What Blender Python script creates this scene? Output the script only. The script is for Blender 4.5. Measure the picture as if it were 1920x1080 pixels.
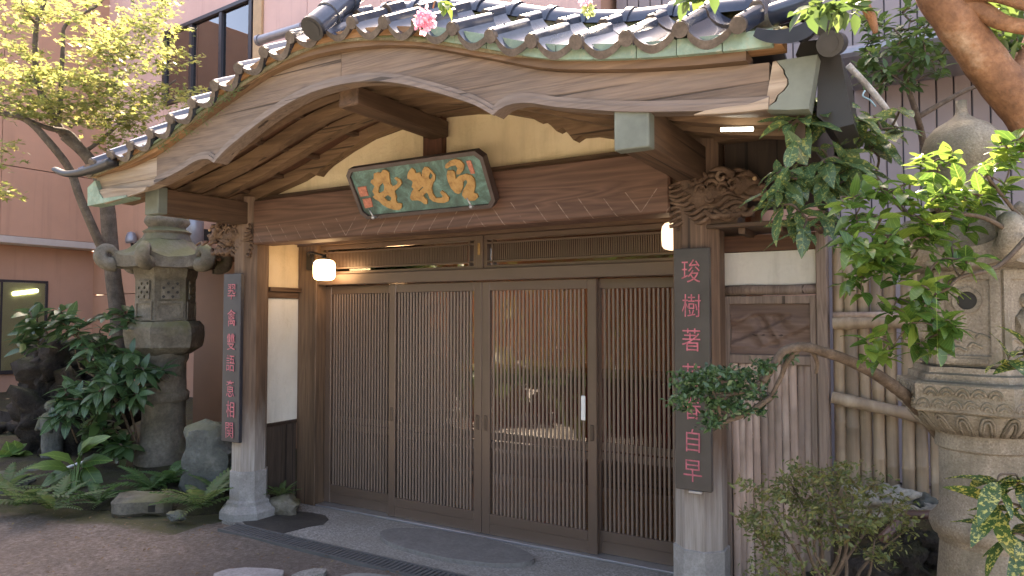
import bpy, bmesh, math, random
import numpy as np
from mathutils import Vector, Matrix, noise as mnoise
from mathutils.geometry import tessellate_polygon

SC = bpy.context.scene
for _o in list(bpy.data.objects): bpy.data.objects.remove(_o)
random.seed(7); rng = np.random.default_rng(11)
R = math.radians

# ------------------------------------------------------------------ camera, sky, sun, exposure
FOC, YAW, PITCH, CAMZ = 1330.0, R(30.9), R(2.15), 1.65
cam_d = bpy.data.cameras.new("camera"); cam = bpy.data.objects.new("camera", cam_d)
SC.collection.objects.link(cam); SC.camera = cam
cam_d.sensor_width = 36; cam_d.lens = 36 * FOC / 1920; cam_d.clip_start = 0.05; cam_d.clip_end = 500
cam.location = (0, 0, CAMZ); cam.rotation_euler = (R(90) + PITCH, 0, YAW)
SUN_AZ, SUN_EL = math.atan2(-0.50, 0.87), R(50)
w = bpy.data.worlds.new("World"); SC.world = w; w.use_nodes = True
nt = w.node_tree; nt.nodes.clear()
sky = nt.nodes.new("ShaderNodeTexSky"); sky.sky_type = 'NISHITA'; sky.sun_disc = False
sky.sun_elevation = SUN_EL; sky.sun_rotation = SUN_AZ; sky.dust_density = 3.0; sky.air_density = 0.8
bg = nt.nodes.new("ShaderNodeBackground"); bg.inputs[1].default_value = 0.15
wo = nt.nodes.new("ShaderNodeOutputWorld")
nt.links.new(sky.outputs[0], bg.inputs[0]); nt.links.new(bg.outputs[0], wo.inputs[0])
sl = bpy.data.lights.new("sun", 'SUN'); sl.energy = 5.0; sl.angle = R(0.5); sl.color = (1, 0.93, 0.82)
sun = bpy.data.objects.new("sun", sl); SC.collection.objects.link(sun)
sdir = Vector((math.sin(SUN_AZ) * math.cos(SUN_EL), math.cos(SUN_AZ) * math.cos(SUN_EL), math.sin(SUN_EL)))
sun.rotation_euler = sdir.to_track_quat('Z', 'Y').to_euler(); sun.location = (-8, 12, 16)
vs = SC.view_settings; vs.view_transform = 'Standard'; vs.look = 'None'; vs.gamma = 1; vs.use_curve_mapping = False
vs.exposure = 2.8
vs.use_white_balance = True; vs.white_balance_temperature = 8000; vs.white_balance_tint = 15

# ------------------------------------------------------------------ survey helpers: sight lines of the photograph met with real planes
_F = Vector((-math.sin(YAW), math.cos(YAW), 0)); _R = Vector((math.cos(YAW), math.sin(YAW), 0)); _Z = Vector((0, 0, 1))
_FP = _F * math.cos(PITCH) + _Z * math.sin(PITCH); _UP = -_F * math.sin(PITCH) + _Z * math.cos(PITCH)
CAM = Vector((0, 0, CAMZ))
def ray(u, v): return _FP + _R * ((u - 960) / FOC) - _UP * ((v - 540) / FOC)
def onY(u, v, Y): d = ray(u, v); return CAM + d * (Y / d.y)
def onX(u, v, X): d = ray(u, v); return CAM + d * (X / d.x)
def onZ(u, v, z): d = ray(u, v); return CAM + d * ((z - CAMZ) / d.z)
def onD(u, v, D): return CAM + ray(u, v) * D

# ------------------------------------------------------------------ object helpers
COL = SC.collection
def thing(name, label, cat, loc=(0, 0, 0), group=None):
    o = bpy.data.objects.new(name, None); COL.objects.link(o); o.location = loc; o.empty_display_size = 0.1
    o['label'] = label; o['category'] = cat
    if group: o['group'] = group
    return o
def tag(o, label, cat, group=None, kind=None):
    o['label'] = label; o['category'] = cat
    if group: o['group'] = group
    if kind: o['kind'] = kind
    return o
def root_offset(p):
    v = Vector((0, 0, 0))
    while p: v += p.location; p = p.parent
    return v
def link(name, me, parent=None, at=None, kind=None):
    """mesh in world coordinates, optionally a child of a thing"""
    o = bpy.data.objects.new(name, me); COL.objects.link(o)
    if parent:
        o.parent = parent
        o.location = (Vector(at) if at is not None else Vector((0, 0, 0))) - root_offset(parent)
    elif at is not None: o.location = at
    if kind: o['kind'] = kind
    return o
class B:
    """collects shapes; done() links them as one mesh object"""
    def __init__(s): s.bm = bmesh.new(); s.mi = 0
    def face(s, vs):
        try:
            f = s.bm.faces.new(vs); f.material_index = s.mi; return f
        except ValueError: return None
    def box(s, x0, x1, y0, y1, z0, z1, bevel=0.0, mat=None):
        co = [(x0, y0, z0), (x1, y0, z0), (x1, y1, z0), (x0, y1, z0), (x0, y0, z1), (x1, y0, z1), (x1, y1, z1), (x0, y1, z1)]
        v = [s.bm.verts.new((mat @ Vector(c)) if mat else c) for c in co]
        fs = [s.face([v[i] for i in q]) for q in ((0, 3, 2, 1), (4, 5, 6, 7), (0, 1, 5, 4), (1, 2, 6, 5), (2, 3, 7, 6), (3, 0, 4, 7))]
        if bevel > 0:
            es = {e for f in fs for e in f.edges}
            bmesh.ops.bevel(s.bm, geom=list(es), offset=bevel, segments=1, affect='EDGES', material=s.mi)
        return s
    def prism(s, poly, axis, a0, a1, mat=None):
        """poly: list of 2D points; axis 'x','y','z' = extrusion axis"""
        def P(p, a):
            c = {'x': (a, p[0], p[1]), 'y': (p[0], a, p[1]), 'z': (p[0], p[1], a)}[axis]
            return (mat @ Vector(c)) if mat else c
        v0 = [s.bm.verts.new(P(p, a0)) for p in poly]; v1 = [s.bm.verts.new(P(p, a1)) for p in poly]
        n = len(poly)
        if n <= 8: s.face(v0[::-1]); s.face(v1)
        else:
            for tri in tessellate_polygon([[Vector((p[0], p[1], 0)) for p in poly]]):
                s.face([v0[i] for i in tri]); s.face([v1[i] for i in tri[::-1]])
        for i in range(n):
            j = (i + 1) % n; s.face([v0[i], v0[j], v1[j], v1[i]])
        return s
    def holed(s, loops, f3, h):
        """flat shape with holes: loops of 2D points, f3(p, h) -> 3D, raised by h"""
        flat = [p for l in loops for p in l]
        vb = [s.bm.verts.new(f3(p, 0)) for p in flat]; vt = [s.bm.verts.new(f3(p, h)) for p in flat]
        for t in tessellate_polygon([[Vector((p[0], p[1], 0)) for p in l] for l in loops]):
            s.face([vt[i] for i in t]); s.face([vb[i] for i in t[::-1]])
        k = 0
        for l in loops:
            n = len(l)
            for i in range(n):
                a, b = k + i, k + (i + 1) % n; s.face([vb[a], vb[b], vt[b], vt[a]])
            k += n
        return s
    def tube(s, pts, rad, n=8, cap=True, squash=1.0):
        pts = [Vector(p) for p in pts]; m = len(pts)
        if not hasattr(rad, '__len__'): rad = [rad] * m
        up = Vector((0, 0, 1)); rings = []; side = None
        for i in range(m):
            d = (pts[min(i + 1, m - 1)] - pts[max(i - 1, 0)]).normalized()
            if side is None:
                side = d.cross(up)
                if side.length < 0.1: side = d.cross(Vector((0, 1, 0)))
            side = (side - d * side.dot(d)).normalized(); oth = side.cross(d)
            rings.append([s.bm.verts.new(pts[i] + (side * math.cos(2 * math.pi * k / n) + oth * math.sin(2 * math.pi * k / n) * squash) * rad[i]) for k in range(n)])
        for i in range(m - 1):
            for k in range(n):
                s.face([rings[i][k], rings[i][(k + 1) % n], rings[i + 1][(k + 1) % n], rings[i + 1][k]])
        if cap: s.face(rings[0][::-1]); s.face(rings[-1])
        return s
    def lathe(s, prof, n=24, c=(0, 0), rot=0.0, cap=True, wob=None):
        """prof: list of (radius, z)"""
        rings = []
        for r, z in prof:
            rings.append([s.bm.verts.new((c[0] + r * math.cos(rot + 2 * math.pi * k / n), c[1] + r * math.sin(rot + 2 * math.pi * k / n), z)) for k in range(n)])
        for i in range(len(prof) - 1):
            for k in range(n):
                s.face([rings[i][k], rings[i][(k + 1) % n], rings[i + 1][(k + 1) % n], rings[i + 1][k]])
        if cap: s.face(rings[0][::-1]); s.face(rings[-1])
        return s
    def ball(s, c, r, sub=2, sq=(1, 1, 1), jit=0.0, fr=3.0, seed=0.0, mat=None):
        res = bmesh.ops.create_icosphere(s.bm, subdivisions=sub, radius=1.0)
        for v in res['verts']:
            p = v.co.copy()
            if jit:
                q = p * fr + Vector((seed, seed * 1.7, -seed))
                p *= 1 + jit * (mnoise.noise(q) + 0.5 * mnoise.noise(q * 2.3) + 0.25 * mnoise.noise(q * 5))
            p = Vector((p.x * r * sq[0], p.y * r * sq[1], p.z * r * sq[2]))
            v.co = (mat @ p if mat else p) + Vector(c)
        for f in {f for v in res['verts'] for f in v.link_faces}: f.material_index = s.mi
        return s
    def mesh(s, name, mats, smooth=False):
        bmesh.ops.recalc_face_normals(s.bm, faces=s.bm.faces[:])
        me = bpy.data.meshes.new(name); s.bm.to_mesh(me); s.bm.free()
        for m in (mats if isinstance(mats, (list, tuple)) else [mats]): me.materials.append(m)
        if smooth:
            me.polygons.foreach_set("use_smooth", [True] * len(me.polygons))
            if smooth is not True:
                me.set_sharp_from_angle(angle=R(smooth))
        return me
    def done(s, name, mats, parent=None, smooth=False, kind=None):
        return link(name, s.mesh(name, mats, smooth), parent, at=None, kind=kind)
def interp(pts):
    pts = sorted(pts); xs = np.array([p[0] for p in pts]); zs = np.array([p[1] for p in pts])
    m = np.gradient(zs, xs)
    def f(x):
        x = min(max(x, xs[0]), xs[-1]); i = int(min(max(np.searchsorted(xs, x) - 1, 0), len(xs) - 2))
        h = xs[i + 1] - xs[i]; t = (x - xs[i]) / h
        return float((2*t**3 - 3*t**2 + 1) * zs[i] + (t**3 - 2*t**2 + t) * h * m[i] + (-2*t**3 + 3*t**2) * zs[i+1] + (t**3 - t**2) * h * m[i+1])
    return f
def spline3(pts, n=8):
    pts = [Vector(p) for p in pts]; out = []
    for i in range(len(pts) - 1):
        p0, p1, p2, p3 = pts[max(i - 1, 0)], pts[i], pts[i + 1], pts[min(i + 2, len(pts) - 1)]
        for k in range(n):
            t = k / n
            out.append(0.5 * ((2 * p1) + (p2 - p0) * t + (2 * p0 - 5 * p1 + 4 * p2 - p3) * t * t + (3 * p1 - p0 - 3 * p2 + p3) * t ** 3))
    out.append(pts[-1]); return out

# ------------------------------------------------------------------ materials
class NT:
    def __init__(s, name):
        s.m = bpy.data.materials.new(name); s.m.use_nodes = True; s.t = s.m.node_tree; s.b = s.t.nodes['Principled BSDF']
        s.out = s.t.nodes['Material Output']
    def n(s, typ, **kw):
        nd = s.t.nodes.new(typ)
        for k, v in kw.items():
            if k.startswith('i_'): nd.inputs[k[2:].replace('_', ' ')].default_value = v
            else: setattr(nd, k, v)
        return nd
    def l(s, a, b): s.t.links.new(a, b)
    def coord(s, scale=(1, 1, 1), rot=(0, 0, 0), kind='Object', rand=True):
        tc = s.n('ShaderNodeTexCoord'); mp = s.n('ShaderNodeMapping'); mp.inputs['Scale'].default_value = scale; mp.inputs['Rotation'].default_value = rot
        s.l(tc.outputs[kind], mp.inputs[0])
        if not rand: return mp.outputs[0]
        oi = s.n('ShaderNodeObjectInfo'); mu = s.n('ShaderNodeMath', operation='MULTIPLY'); mu.inputs[1].default_value = 37.0
        s.l(oi.outputs['Random'], mu.inputs[0])
        ad = s.n('ShaderNodeVectorMath', operation='ADD'); s.l(mp.outputs[0], ad.inputs[0]); s.l(mu.outputs[0], ad.inputs[1])
        return ad.outputs[0]
    def noise(s, vec, scale, detail=4, rough=0.55, dist=0.0):
        nd = s.n('ShaderNodeTexNoise'); nd.inputs['Scale'].default_value = scale; nd.inputs['Detail'].default_value = detail
        nd.inputs['Roughness'].default_value = rough; nd.inputs['Distortion'].default_value = dist
        s.l(vec, nd.inputs['Vector']); return nd.outputs[0]
    def ramp(s, f, stops):
        r = s.n('ShaderNodeValToRGB'); e = r.color_ramp.elements
        while len(e) < len(stops): e.new(0.5)
        for i, (p, c) in enumerate(stops):
            e[i].position = p; e[i].color = (c, c, c, 1) if not hasattr(c, '__len__') else (*c, 1)
        s.l(f, r.inputs[0]); return r.outputs[0]
    def mix(s, f, a, b, mode='MIX'):
        m = s.n('ShaderNodeMix', data_type='RGBA', blend_type=mode)
        for sock, v in ((m.inputs[0], f), (m.inputs[6], a), (m.inputs[7], b)):
            if hasattr(v, 'is_output'): s.l(v, sock)
            elif hasattr(v, '__len__'): sock.default_value = (*v, 1) if len(v) == 3 else v
            else: sock.default_value = v
        return m.outputs[2]
    def math(s, op, a, b=None):
        m = s.n('ShaderNodeMath', operation=op)
        for i, v in enumerate((a, b)):
            if v is None: continue
            if hasattr(v, 'is_output'): s.l(v, m.inputs[i])
            else: m.inputs[i].default_value = v
        return m.outputs[0]
    def bump(s, h, strength=0.3, dist=0.01):
        b = s.n('ShaderNodeBump'); b.inputs['Strength'].default_value = strength; b.inputs['Distance'].default_value = dist
        s.l(h, b.inputs['Height']); s.l(b.outputs[0], s.b.inputs['Normal']); return b.outputs[0]
    def base(s, c):
        if hasattr(c, 'is_output'): s.l(c, s.b.inputs['Base Color'])
        else: s.b.inputs['Base Color'].default_value = (*c, 1)
    def set(s, **kw):
        for k, v in kw.items(): s.b.inputs[k.replace('_', ' ')].default_value = v
        return s
def wood(name, dark, light, axis='z', rough=0.65, grain=1.0, grey=None, bump=0.35, rings=14.0, pale=None):
    t = NT(name); st = {'x': (0.35, 5, 5), 'y': (5, 0.35, 5), 'z': (5, 5, 0.35)}[axis]
    v = t.coord(tuple(a * grain for a in st))
    n1 = t.noise(v, 1.0, 3, 0.5, 0.3)
    ring = t.math('FRACT', t.math('MULTIPLY', n1, rings)); ring = t.math('PINGPONG', ring, 0.5)
    fib = t.noise(t.coord(tuple(a * 9 * grain for a in st)), 1.0, 4, 0.65)
    f = t.math('ADD', t.math('MULTIPLY', ring, 0.62), t.math('MULTIPLY', fib, 0.8))
    c = t.ramp(f, [(0.2, dark), (0.9, light)])
    big = t.noise(t.coord((0.9, 0.9, 0.9)), 1.6, 4, 0.6)
    c = t.mix(t.ramp(big, [(0.35, 0.0), (0.75, 0.55)]), c, grey if grey else tuple(a * 0.6 for a in dark))
    if pale:
        pn = t.noise(t.coord(tuple(a * 0.8 for a in st)), 1.3, 5, 0.7)
        c = t.mix(t.ramp(pn, [(0.48, 0.0), (0.68, 0.6)]), c, pale)
    stn = t.noise(t.coord(tuple(a * 0.5 for a in st)), 1.7, 5, 0.7); c = t.mix(t.ramp(stn, [(0.50, 0.0), (0.64, 0.55)]), c, tuple(a * 0.55 for a in dark))
    crk = t.noise(t.coord(tuple(a * (0.45 if a < 1 else 3.2) for a in st)), 1.3, 2, 0.45); ck = t.ramp(crk, [(0.305, 1.0), (0.325, 0.0)]); c = t.mix(t.math('MULTIPLY', ck, 0.8), c, tuple(a * 0.3 for a in dark))
    t.base(c); t.set(Roughness=rough); t.b.inputs['Specular IOR Level'].default_value = 0.35
    t.bump(t.math('SUBTRACT', t.math('ADD', t.math('MULTIPLY', ring, 0.5), fib), t.math('MULTIPLY', ck, 1.5)), bump, 0.004)
    return t.m
def stone(name, c1, c2, c3, scale=6.0, moss=None, moss_amt=0.5, rough=0.85, bump=0.6, dist=0.02):
    t = NT(name); v = t.coord((1, 1, 1))
    n1 = t.noise(v, scale, 6, 0.65); n2 = t.noise(v, scale * 7, 4, 0.7); n3 = t.noise(v, scale * 0.35, 4, 0.6)
    c = t.ramp(n1, [(0.3, c1), (0.55, c2), (0.75, c3)])
    c = t.mix(t.ramp(n2, [(0.4, 0.0), (0.7, 0.45)]), c, tuple(a * 0.5 for a in c1))
    if moss:
        g = t.n('ShaderNodeNewGeometry'); sx = t.n('ShaderNodeSeparateXYZ'); t.l(g.outputs['Normal'], sx.inputs[0])
        mf = t.math('ADD', t.math('MULTIPLY', sx.outputs[2], 0.22), n3)
        c = t.mix(t.ramp(mf, [(0.62 - 0.2 * moss_amt, 0.0), (0.8 - 0.2 * moss_amt, 0.85)]), c, moss)
    t.base(c); t.set(Roughness=rough); t.b.inputs['Specular IOR Level'].default_value = 0.25
    t.bump(t.math('ADD', n1, t.math('MULTIPLY', n2, 0.5)), bump, dist)
    return t.m
def granite(name, c1, c2, c3, scale=5, moss=None, moss_amt=0, bump=0.4, dist=0.01):
    t = NT(name); v = t.coord((1, 1, 1)); n1 = t.noise(v, scale, 6, 0.65); n3 = t.noise(v, 2.2, 5, 0.65); sp = t.noise(v, 130, 2, 0.6)
    c = t.ramp(n1, [(0.3, c1), (0.55, c2), (0.75, c3)]); c = t.mix(t.ramp(sp, [(0.36, 0.4), (0.46, 0.0)]), c, (0.085, 0.07, 0.055)); c = t.mix(t.ramp(sp, [(0.56, 0.0), (0.66, 0.3)]), c, (0.46, 0.41, 0.34))
    g = t.n('ShaderNodeNewGeometry'); sx = t.n('ShaderNodeSeparateXYZ'); t.l(g.outputs['Normal'], sx.inputs[0])
    c = t.mix(t.ramp(t.math('ADD', n3, t.math('MULTIPLY', sx.outputs[2], 0.16)), [(0.47, 0.0), (0.66, 0.8)]), c, (0.10, 0.092, 0.062))
    st = t.noise(t.coord((7, 7, 0.5)), 1.5, 4, 0.6); c = t.mix(t.ramp(st, [(0.50, 0.0), (0.70, 0.6)]), c, (0.095, 0.08, 0.062))
    t.base(c); t.set(Roughness=0.85); t.b.inputs['Specular IOR Level'].default_value = 0.25; t.bump(t.math('ADD', n1, t.math('MULTIPLY', sp, 0.7)), bump, dist); return t.m
def plain(name, c, rough=0.6, metal=0.0, var=0.12, scale=8.0, bump=0.0, coat=0.0):
    t = NT(name); n = t.noise(t.coord((1, 1, 1)), scale, 5, 0.6)
    t.base(t.ramp(n, [(0.3, tuple(a * (1 - var) for a in c)), (0.7, tuple(min(1, a * (1 + var)) for a in c))]))
    t.set(Roughness=rough, Metallic=metal, Coat_Weight=coat)
    if bump: t.bump(n, bump, 0.01)
    return t.m
def leafmat(name, cols, rough=0.35, trans=0.3, spots=None, spec=0.5, vein=0):
    t = NT(name); oi = t.n('ShaderNodeObjectInfo'); g = t.n('ShaderNodeNewGeometry')
    r = t.math('FRACT', t.math('ADD', oi.outputs['Random'], g.outputs['Random Per Island']))
    c = t.ramp(r, [(i / max(1, len(cols) - 1), k) for i, k in enumerate(cols)])
    if spots:
        v = t.coord((1, 1, 1)); n = t.noise(v, spots[1], 3, 0.7)
        c = t.mix(t.ramp(n, [(spots[2], 0.0), (spots[2] + 0.07, 1.0)]), c, spots[0])
    if vein:
        tc = t.n('ShaderNodeTexCoord'); sx = t.n('ShaderNodeSeparateXYZ'); t.l(tc.outputs['Object'], sx.inputs[0]); ab = t.math('ABSOLUTE', sx.outputs[0])
        side = t.math('PINGPONG', t.math('ADD', sx.outputs[1], t.math('MULTIPLY', ab, -0.8)), vein * 6); vn = t.math('MAXIMUM', t.math('LESS_THAN', ab, vein), t.math('MULTIPLY', t.math('LESS_THAN', side, vein * 0.6), 0.45))
        c = t.mix(t.math('MULTIPLY', vn, 0.55), c, tuple(min(1, a * 2.2 + 0.02) for a in cols[-1]))
        blem = t.noise(t.coord((1, 1, 1)), 22, 3, 0.6); c = t.mix(t.ramp(blem, [(0.62, 0.0), (0.72, 0.5)]), c, (0.16, 0.13, 0.04))
    t.base(c); t.set(Roughness=rough); t.b.inputs['Specular IOR Level'].default_value = spec
    tr = t.n('ShaderNodeBsdfTranslucent'); hs = t.n('ShaderNodeHueSaturation'); hs.inputs['Value'].default_value = 1.9; hs.inputs['Hue'].default_value = 0.485
    t.l(c, hs.inputs['Color']); t.l(hs.outputs[0], tr.inputs[0])
    mx = t.n('ShaderNodeMixShader'); mx.inputs[0].default_value = trans
    t.l(t.b.outputs[0], mx.inputs[1]); t.l(tr.outputs[0], mx.inputs[2]); t.l(mx.outputs[0], t.out.inputs[0])
    return t.m
def emit(name, c, s):
    t = NT(name); t.set(Emission_Strength=s, Roughness=0.5); t.b.inputs['Emission Color'].default_value = (*c, 1); t.base(c); return t.m
def glassmat(name, tint=(0.75, 0.76, 0.78), k=1.0):
    t = NT(name); fr = t.n('ShaderNodeFresnel'); fr.inputs[0].default_value = 1.6
    tb = t.n('ShaderNodeBsdfTransparent'); tb.inputs[0].default_value = (*tint, 1); gb = t.n('ShaderNodeBsdfGlossy'); gb.inputs['Roughness'].default_value = 0.012
    mx = t.n('ShaderNodeMixShader'); f = t.math('MINIMUM', t.math('MULTIPLY', fr.outputs[0], 1.9 * k), 1.0)
    wv = t.noise(t.coord((1, 1, 0.6)), 2.2, 1, 0.4); bp = t.n('ShaderNodeBump'); bp.inputs['Strength'].default_value = 0.05; bp.inputs['Distance'].default_value = 0.02
    t.l(wv, bp.inputs['Height']); t.l(bp.outputs[0], gb.inputs['Normal'])
    t.l(f, mx.inputs[0]); t.l(tb.outputs[0], mx.inputs[1]); t.l(gb.outputs[0], mx.inputs[2]); t.l(mx.outputs[0], t.out.inputs[0])
    return t.m

WD = (0.060, 0.032, 0.018); WL = (0.165, 0.095, 0.058)
M = {}
M['wood_x'] = wood("weathered_wood_x", WD, WL, 'x', grey=(0.085, 0.062, 0.052))
M['wood_y'] = wood("weathered_wood_y", WD, (0.15, 0.085, 0.05), 'y', grey=(0.06, 0.036, 0.024))
M['wood_z'] = wood("weathered_wood_z", (0.085, 0.048, 0.028), (0.21, 0.13, 0.08), 'z', grey=(0.12, 0.09, 0.07))
M['hafu'] = wood("bargeboard_wood", (0.085, 0.057, 0.042), (0.25, 0.175, 0.13), 'x', grey=(0.175, 0.14, 0.12), rings=16, bump=0.7, grain=1.5, pale=(0.27, 0.18, 0.118))
M['hafu_trim'] = wood("bargeboard_trim_wood", (0.12, 0.088, 0.07), (0.24, 0.185, 0.155), 'x', grey=(0.2, 0.165, 0.15))
M['pale_wood'] = wood("bare_pale_wood", (0.19, 0.12, 0.07), (0.42, 0.32, 0.23), 'x', grey=(0.3, 0.27, 0.24), bump=0.8, pale=(0.52, 0.46, 0.4))
M['orange_wood'] = wood("split_orange_wood", (0.16, 0.075, 0.03), (0.36, 0.2, 0.1), 'x', grey=(0.2, 0.12, 0.07), bump=0.7)
M['soffit'] = wood("soffit_wood", (0.07, 0.03, 0.018), (0.17, 0.08, 0.045), 'x', grey=(0.07, 0.035, 0.022))
M['rib'] = wood("rib_wood", (0.10, 0.058, 0.032), (0.24, 0.145, 0.085), 'x', grey=(0.12, 0.07, 0.042))
M['dark_wood'] = wood("dark_stained_wood", (0.025, 0.015, 0.011), (0.06, 0.038, 0.026), 'z')
M['old_plank'] = wood("old_plank_wood", (0.13, 0.09, 0.07), (0.32, 0.24, 0.195), 'z', grey=(0.27, 0.215, 0.185), grain=1.6)
def post_mat():
    m = wood("porch_post_wood", (0.085, 0.048, 0.03), (0.215, 0.13, 0.082), 'z', grey=(0.12, 0.085, 0.064)); nt_ = m.node_tree; b_ = nt_.nodes['Principled BSDF']; t = NT.__new__(NT); t.m = m; t.t = nt_; t.b = b_
    src = b_.inputs['Base Color'].links[0].from_socket; tc = t.n('ShaderNodeTexCoord'); sx = t.n('ShaderNodeSeparateXYZ'); t.l(tc.outputs['Object'], sx.inputs[0])
    n = t.noise(t.coord((5, 5, 0.8), rand=False), 1.6, 5, 0.65); f = t.math('SUBTRACT', t.math('ADD', 0.55, t.math('MULTIPLY', n, 0.9)), sx.outputs[2])
    fib = t.noise(t.coord((60, 60, 3), rand=False), 1.0, 4, 0.6); t.base(t.mix(t.ramp(f, [(0.0, 0.0), (0.45, 0.9)]), src, t.ramp(fib, [(0.3, (0.24, 0.205, 0.18)), (0.7, (0.40, 0.365, 0.335))]))); return m
M['post'] = post_mat()
M['carve'] = stone("carved_wood", (0.07, 0.04, 0.026), (0.15, 0.092, 0.062), (0.27, 0.19, 0.14), 9, rough=0.7)
def beam_mat():
    t = NT("adzed_beam_wood"); st = (0.35, 5, 5); v = t.coord(st, rand=False); n1 = t.noise(v, 1.0, 3, 0.5, 0.3)
    ring = t.math('PINGPONG', t.math('FRACT', t.math('MULTIPLY', n1, 12.0)), 0.5); fib = t.noise(t.coord(tuple(a * 9 for a in st), rand=False), 1.0, 4, 0.65)
    f = t.math('ADD', t.math('MULTIPLY', ring, 0.9), t.math('MULTIPLY', fib, 0.6)); c = t.ramp(f, [(0.15, (0.06, 0.027, 0.017)), (0.9, (0.16, 0.083, 0.055))])
    tc = t.n('ShaderNodeTexCoord'); sx = t.n('ShaderNodeSeparateXYZ'); t.l(tc.outputs['Object'], sx.inputs[0])
    zz = t.math('SUBTRACT', sx.outputs[2], 2.22)
    # scribed zigzag lines, slanting one way then the other along the beam
    seg = t.math('PINGPONG', t.math('ADD', sx.outputs[0], 0.3), 1.15)
    q = t.math('FRACT', t.math('DIVIDE', t.math('ADD', seg, t.math('MULTIPLY', zz, 0.75)), 0.155))
    line = t.math('LESS_THAN', t.math('ABSOLUTE', t.math('SUBTRACT', q, 0.5)), 0.022)
    low = t.math('LESS_THAN', t.math('ADD', zz, t.math('MULTIPLY', t.noise(t.coord((2, 2, 2), rand=False), 2.0, 2), 0.12)), 0.2)
    wear = t.ramp(t.noise(t.coord((3, 3, 9), rand=False), 3.0, 4, 0.7), [(0.38, 0.0), (0.62, 0.7)])
    c = t.mix(t.math('MULTIPLY', t.math('MULTIPLY', line, low), wear), c, (0.33, 0.25, 0.2))
    t.base(c); t.set(Roughness=0.62); t.bump(fib, 0.3, 0.004); return t.m
M['beam'] = beam_mat()
M['plaster'] = NT("cream_plaster")
def plaster(name, c1, c2):
    t = NT(name); v = t.coord((1, 1, 1), rand=False); n = t.noise(v, 1.7, 6, 0.62); n2 = t.noise(v, 9, 5, 0.65)
    st = t.noise(t.coord((4, 4, 0.5), rand=False), 1.5, 5, 0.65); t.base(t.mix(t.ramp(st, [(0.5, 0.0), (0.75, 0.5)]), t.ramp(n, [(0.3, c1), (0.7, c2)]), tuple(a * 0.6 for a in c1))); t.set(Roughness=0.9)
    t.bump(t.math('ADD', n, t.math('MULTIPLY', n2, 0.25)), 0.6, 0.06); return t.m
M['plaster'] = plaster("cream_plaster", (0.58, 0.45, 0.28), (0.68, 0.56, 0.38))
M['white_plaster'] = plaster("white_plaster", (0.58, 0.56, 0.50), (0.68, 0.66, 0.60))
def copper():
    t = NT("copper_patina"); v = t.coord((1, 1, 1)); n = t.noise(v, 7, 7, 0.68); n2 = t.noise(v, 34, 5, 0.7)
    c = t.ramp(n, [(0.28, (0.13, 0.17, 0.135)), (0.5, (0.175, 0.245, 0.185)), (0.68, (0.27, 0.38, 0.30))])
    c = t.mix(t.ramp(n2, [(0.52, 0.0), (0.7, 0.6)]), c, (0.36, 0.34, 0.24)); t.base(c); t.set(Roughness=0.62, Metallic=0.1); t.bump(n, 0.25, 0.01); return t.m
M['copper'] = copper()
M['copper_plain'] = plain("dull_copper_sheet", (0.135, 0.15, 0.125), 0.6, 0.1, 0.25, 6)
M['tile'] = plain("glazed_roof_tile", (0.04, 0.048, 0.07), 0.2, 0.0, 0.45, 5, 0.015, 0.4)
M['tile_end'] = stone("weathered_tile_end", (0.07, 0.055, 0.045), (0.125, 0.10, 0.085), (0.19, 0.16, 0.135), 12, rough=0.7, bump=0.3)
M['tile_dark'] = plain("dark_roof_tile", (0.014, 0.013, 0.015), 0.5, 0, 0.4, 9, 0.1)
M['mortar'] = stone("mossy_roof_mortar", (0.10, 0.08, 0.05), (0.19, 0.16, 0.10), (0.28, 0.25, 0.17), 14, moss=(0.11, 0.12, 0.045), moss_amt=0.7)
M['bronze'] = plain("bronze_aluminium", (0.145, 0.098, 0.074), 0.36, 0.25, 0.06, 3)
M['slat'] = plain("pale_bronze_slat", (0.205, 0.145, 0.113), 0.42, 0.1, 0.08, 3)
M['bronze_dark'] = plain("dark_bronze_aluminium", (0.085, 0.06, 0.047), 0.35, 0.4, 0.06, 3)
M['alu'] = plain("bare_aluminium", (0.5, 0.5, 0.52), 0.35, 0.8, 0.08, 5)
M['glass'] = glassmat("door_glass", (0.88, 0.88, 0.88)); M['glass_dark'] = glassmat("window_glass", (0.30, 0.31, 0.33), 1.6)
M['con'] = stone("paving_concrete", (0.20, 0.185, 0.17), (0.255, 0.24, 0.22), (0.31, 0.295, 0.27), 5, rough=0.85, bump=0.15)
def gravelly():
    t = NT("exposed_aggregate"); v = t.coord((1, 1, 1), rand=False); vo = t.n('ShaderNodeTexVoronoi'); vo.inputs['Scale'].default_value = 85; t.l(v, vo.inputs['Vector'])
    sp = t.n('ShaderNodeSeparateColor'); t.l(vo.outputs['Color'], sp.inputs[0]); c = t.ramp(sp.outputs[0], [(0.0, (0.17, 0.155, 0.138)), (0.5, (0.25, 0.23, 0.21)), (1, (0.36, 0.34, 0.315))])
    big = t.noise(v, 1.3, 5, 0.6); c = t.mix(t.ramp(big, [(0.4, 0), (0.65, 0.75)]), c, (0.215, 0.19, 0.163)); t.base(c); t.set(Roughness=0.85)
    t.bump(t.math('SUBTRACT', 1.0, vo.outputs['Distance']), 0.4, 0.006); return t.m
M['agg'] = gravelly()
M['oval'] = stone("smooth_oval_concrete", (0.165, 0.15, 0.14), (0.205, 0.19, 0.178), (0.24, 0.222, 0.205), 7, rough=0.75, bump=0.08)
M['damp'] = stone("damp_dark_mortar", (0.045, 0.04, 0.036), (0.068, 0.06, 0.054), (0.095, 0.085, 0.078), 6, rough=0.6, bump=0.15)
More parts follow.
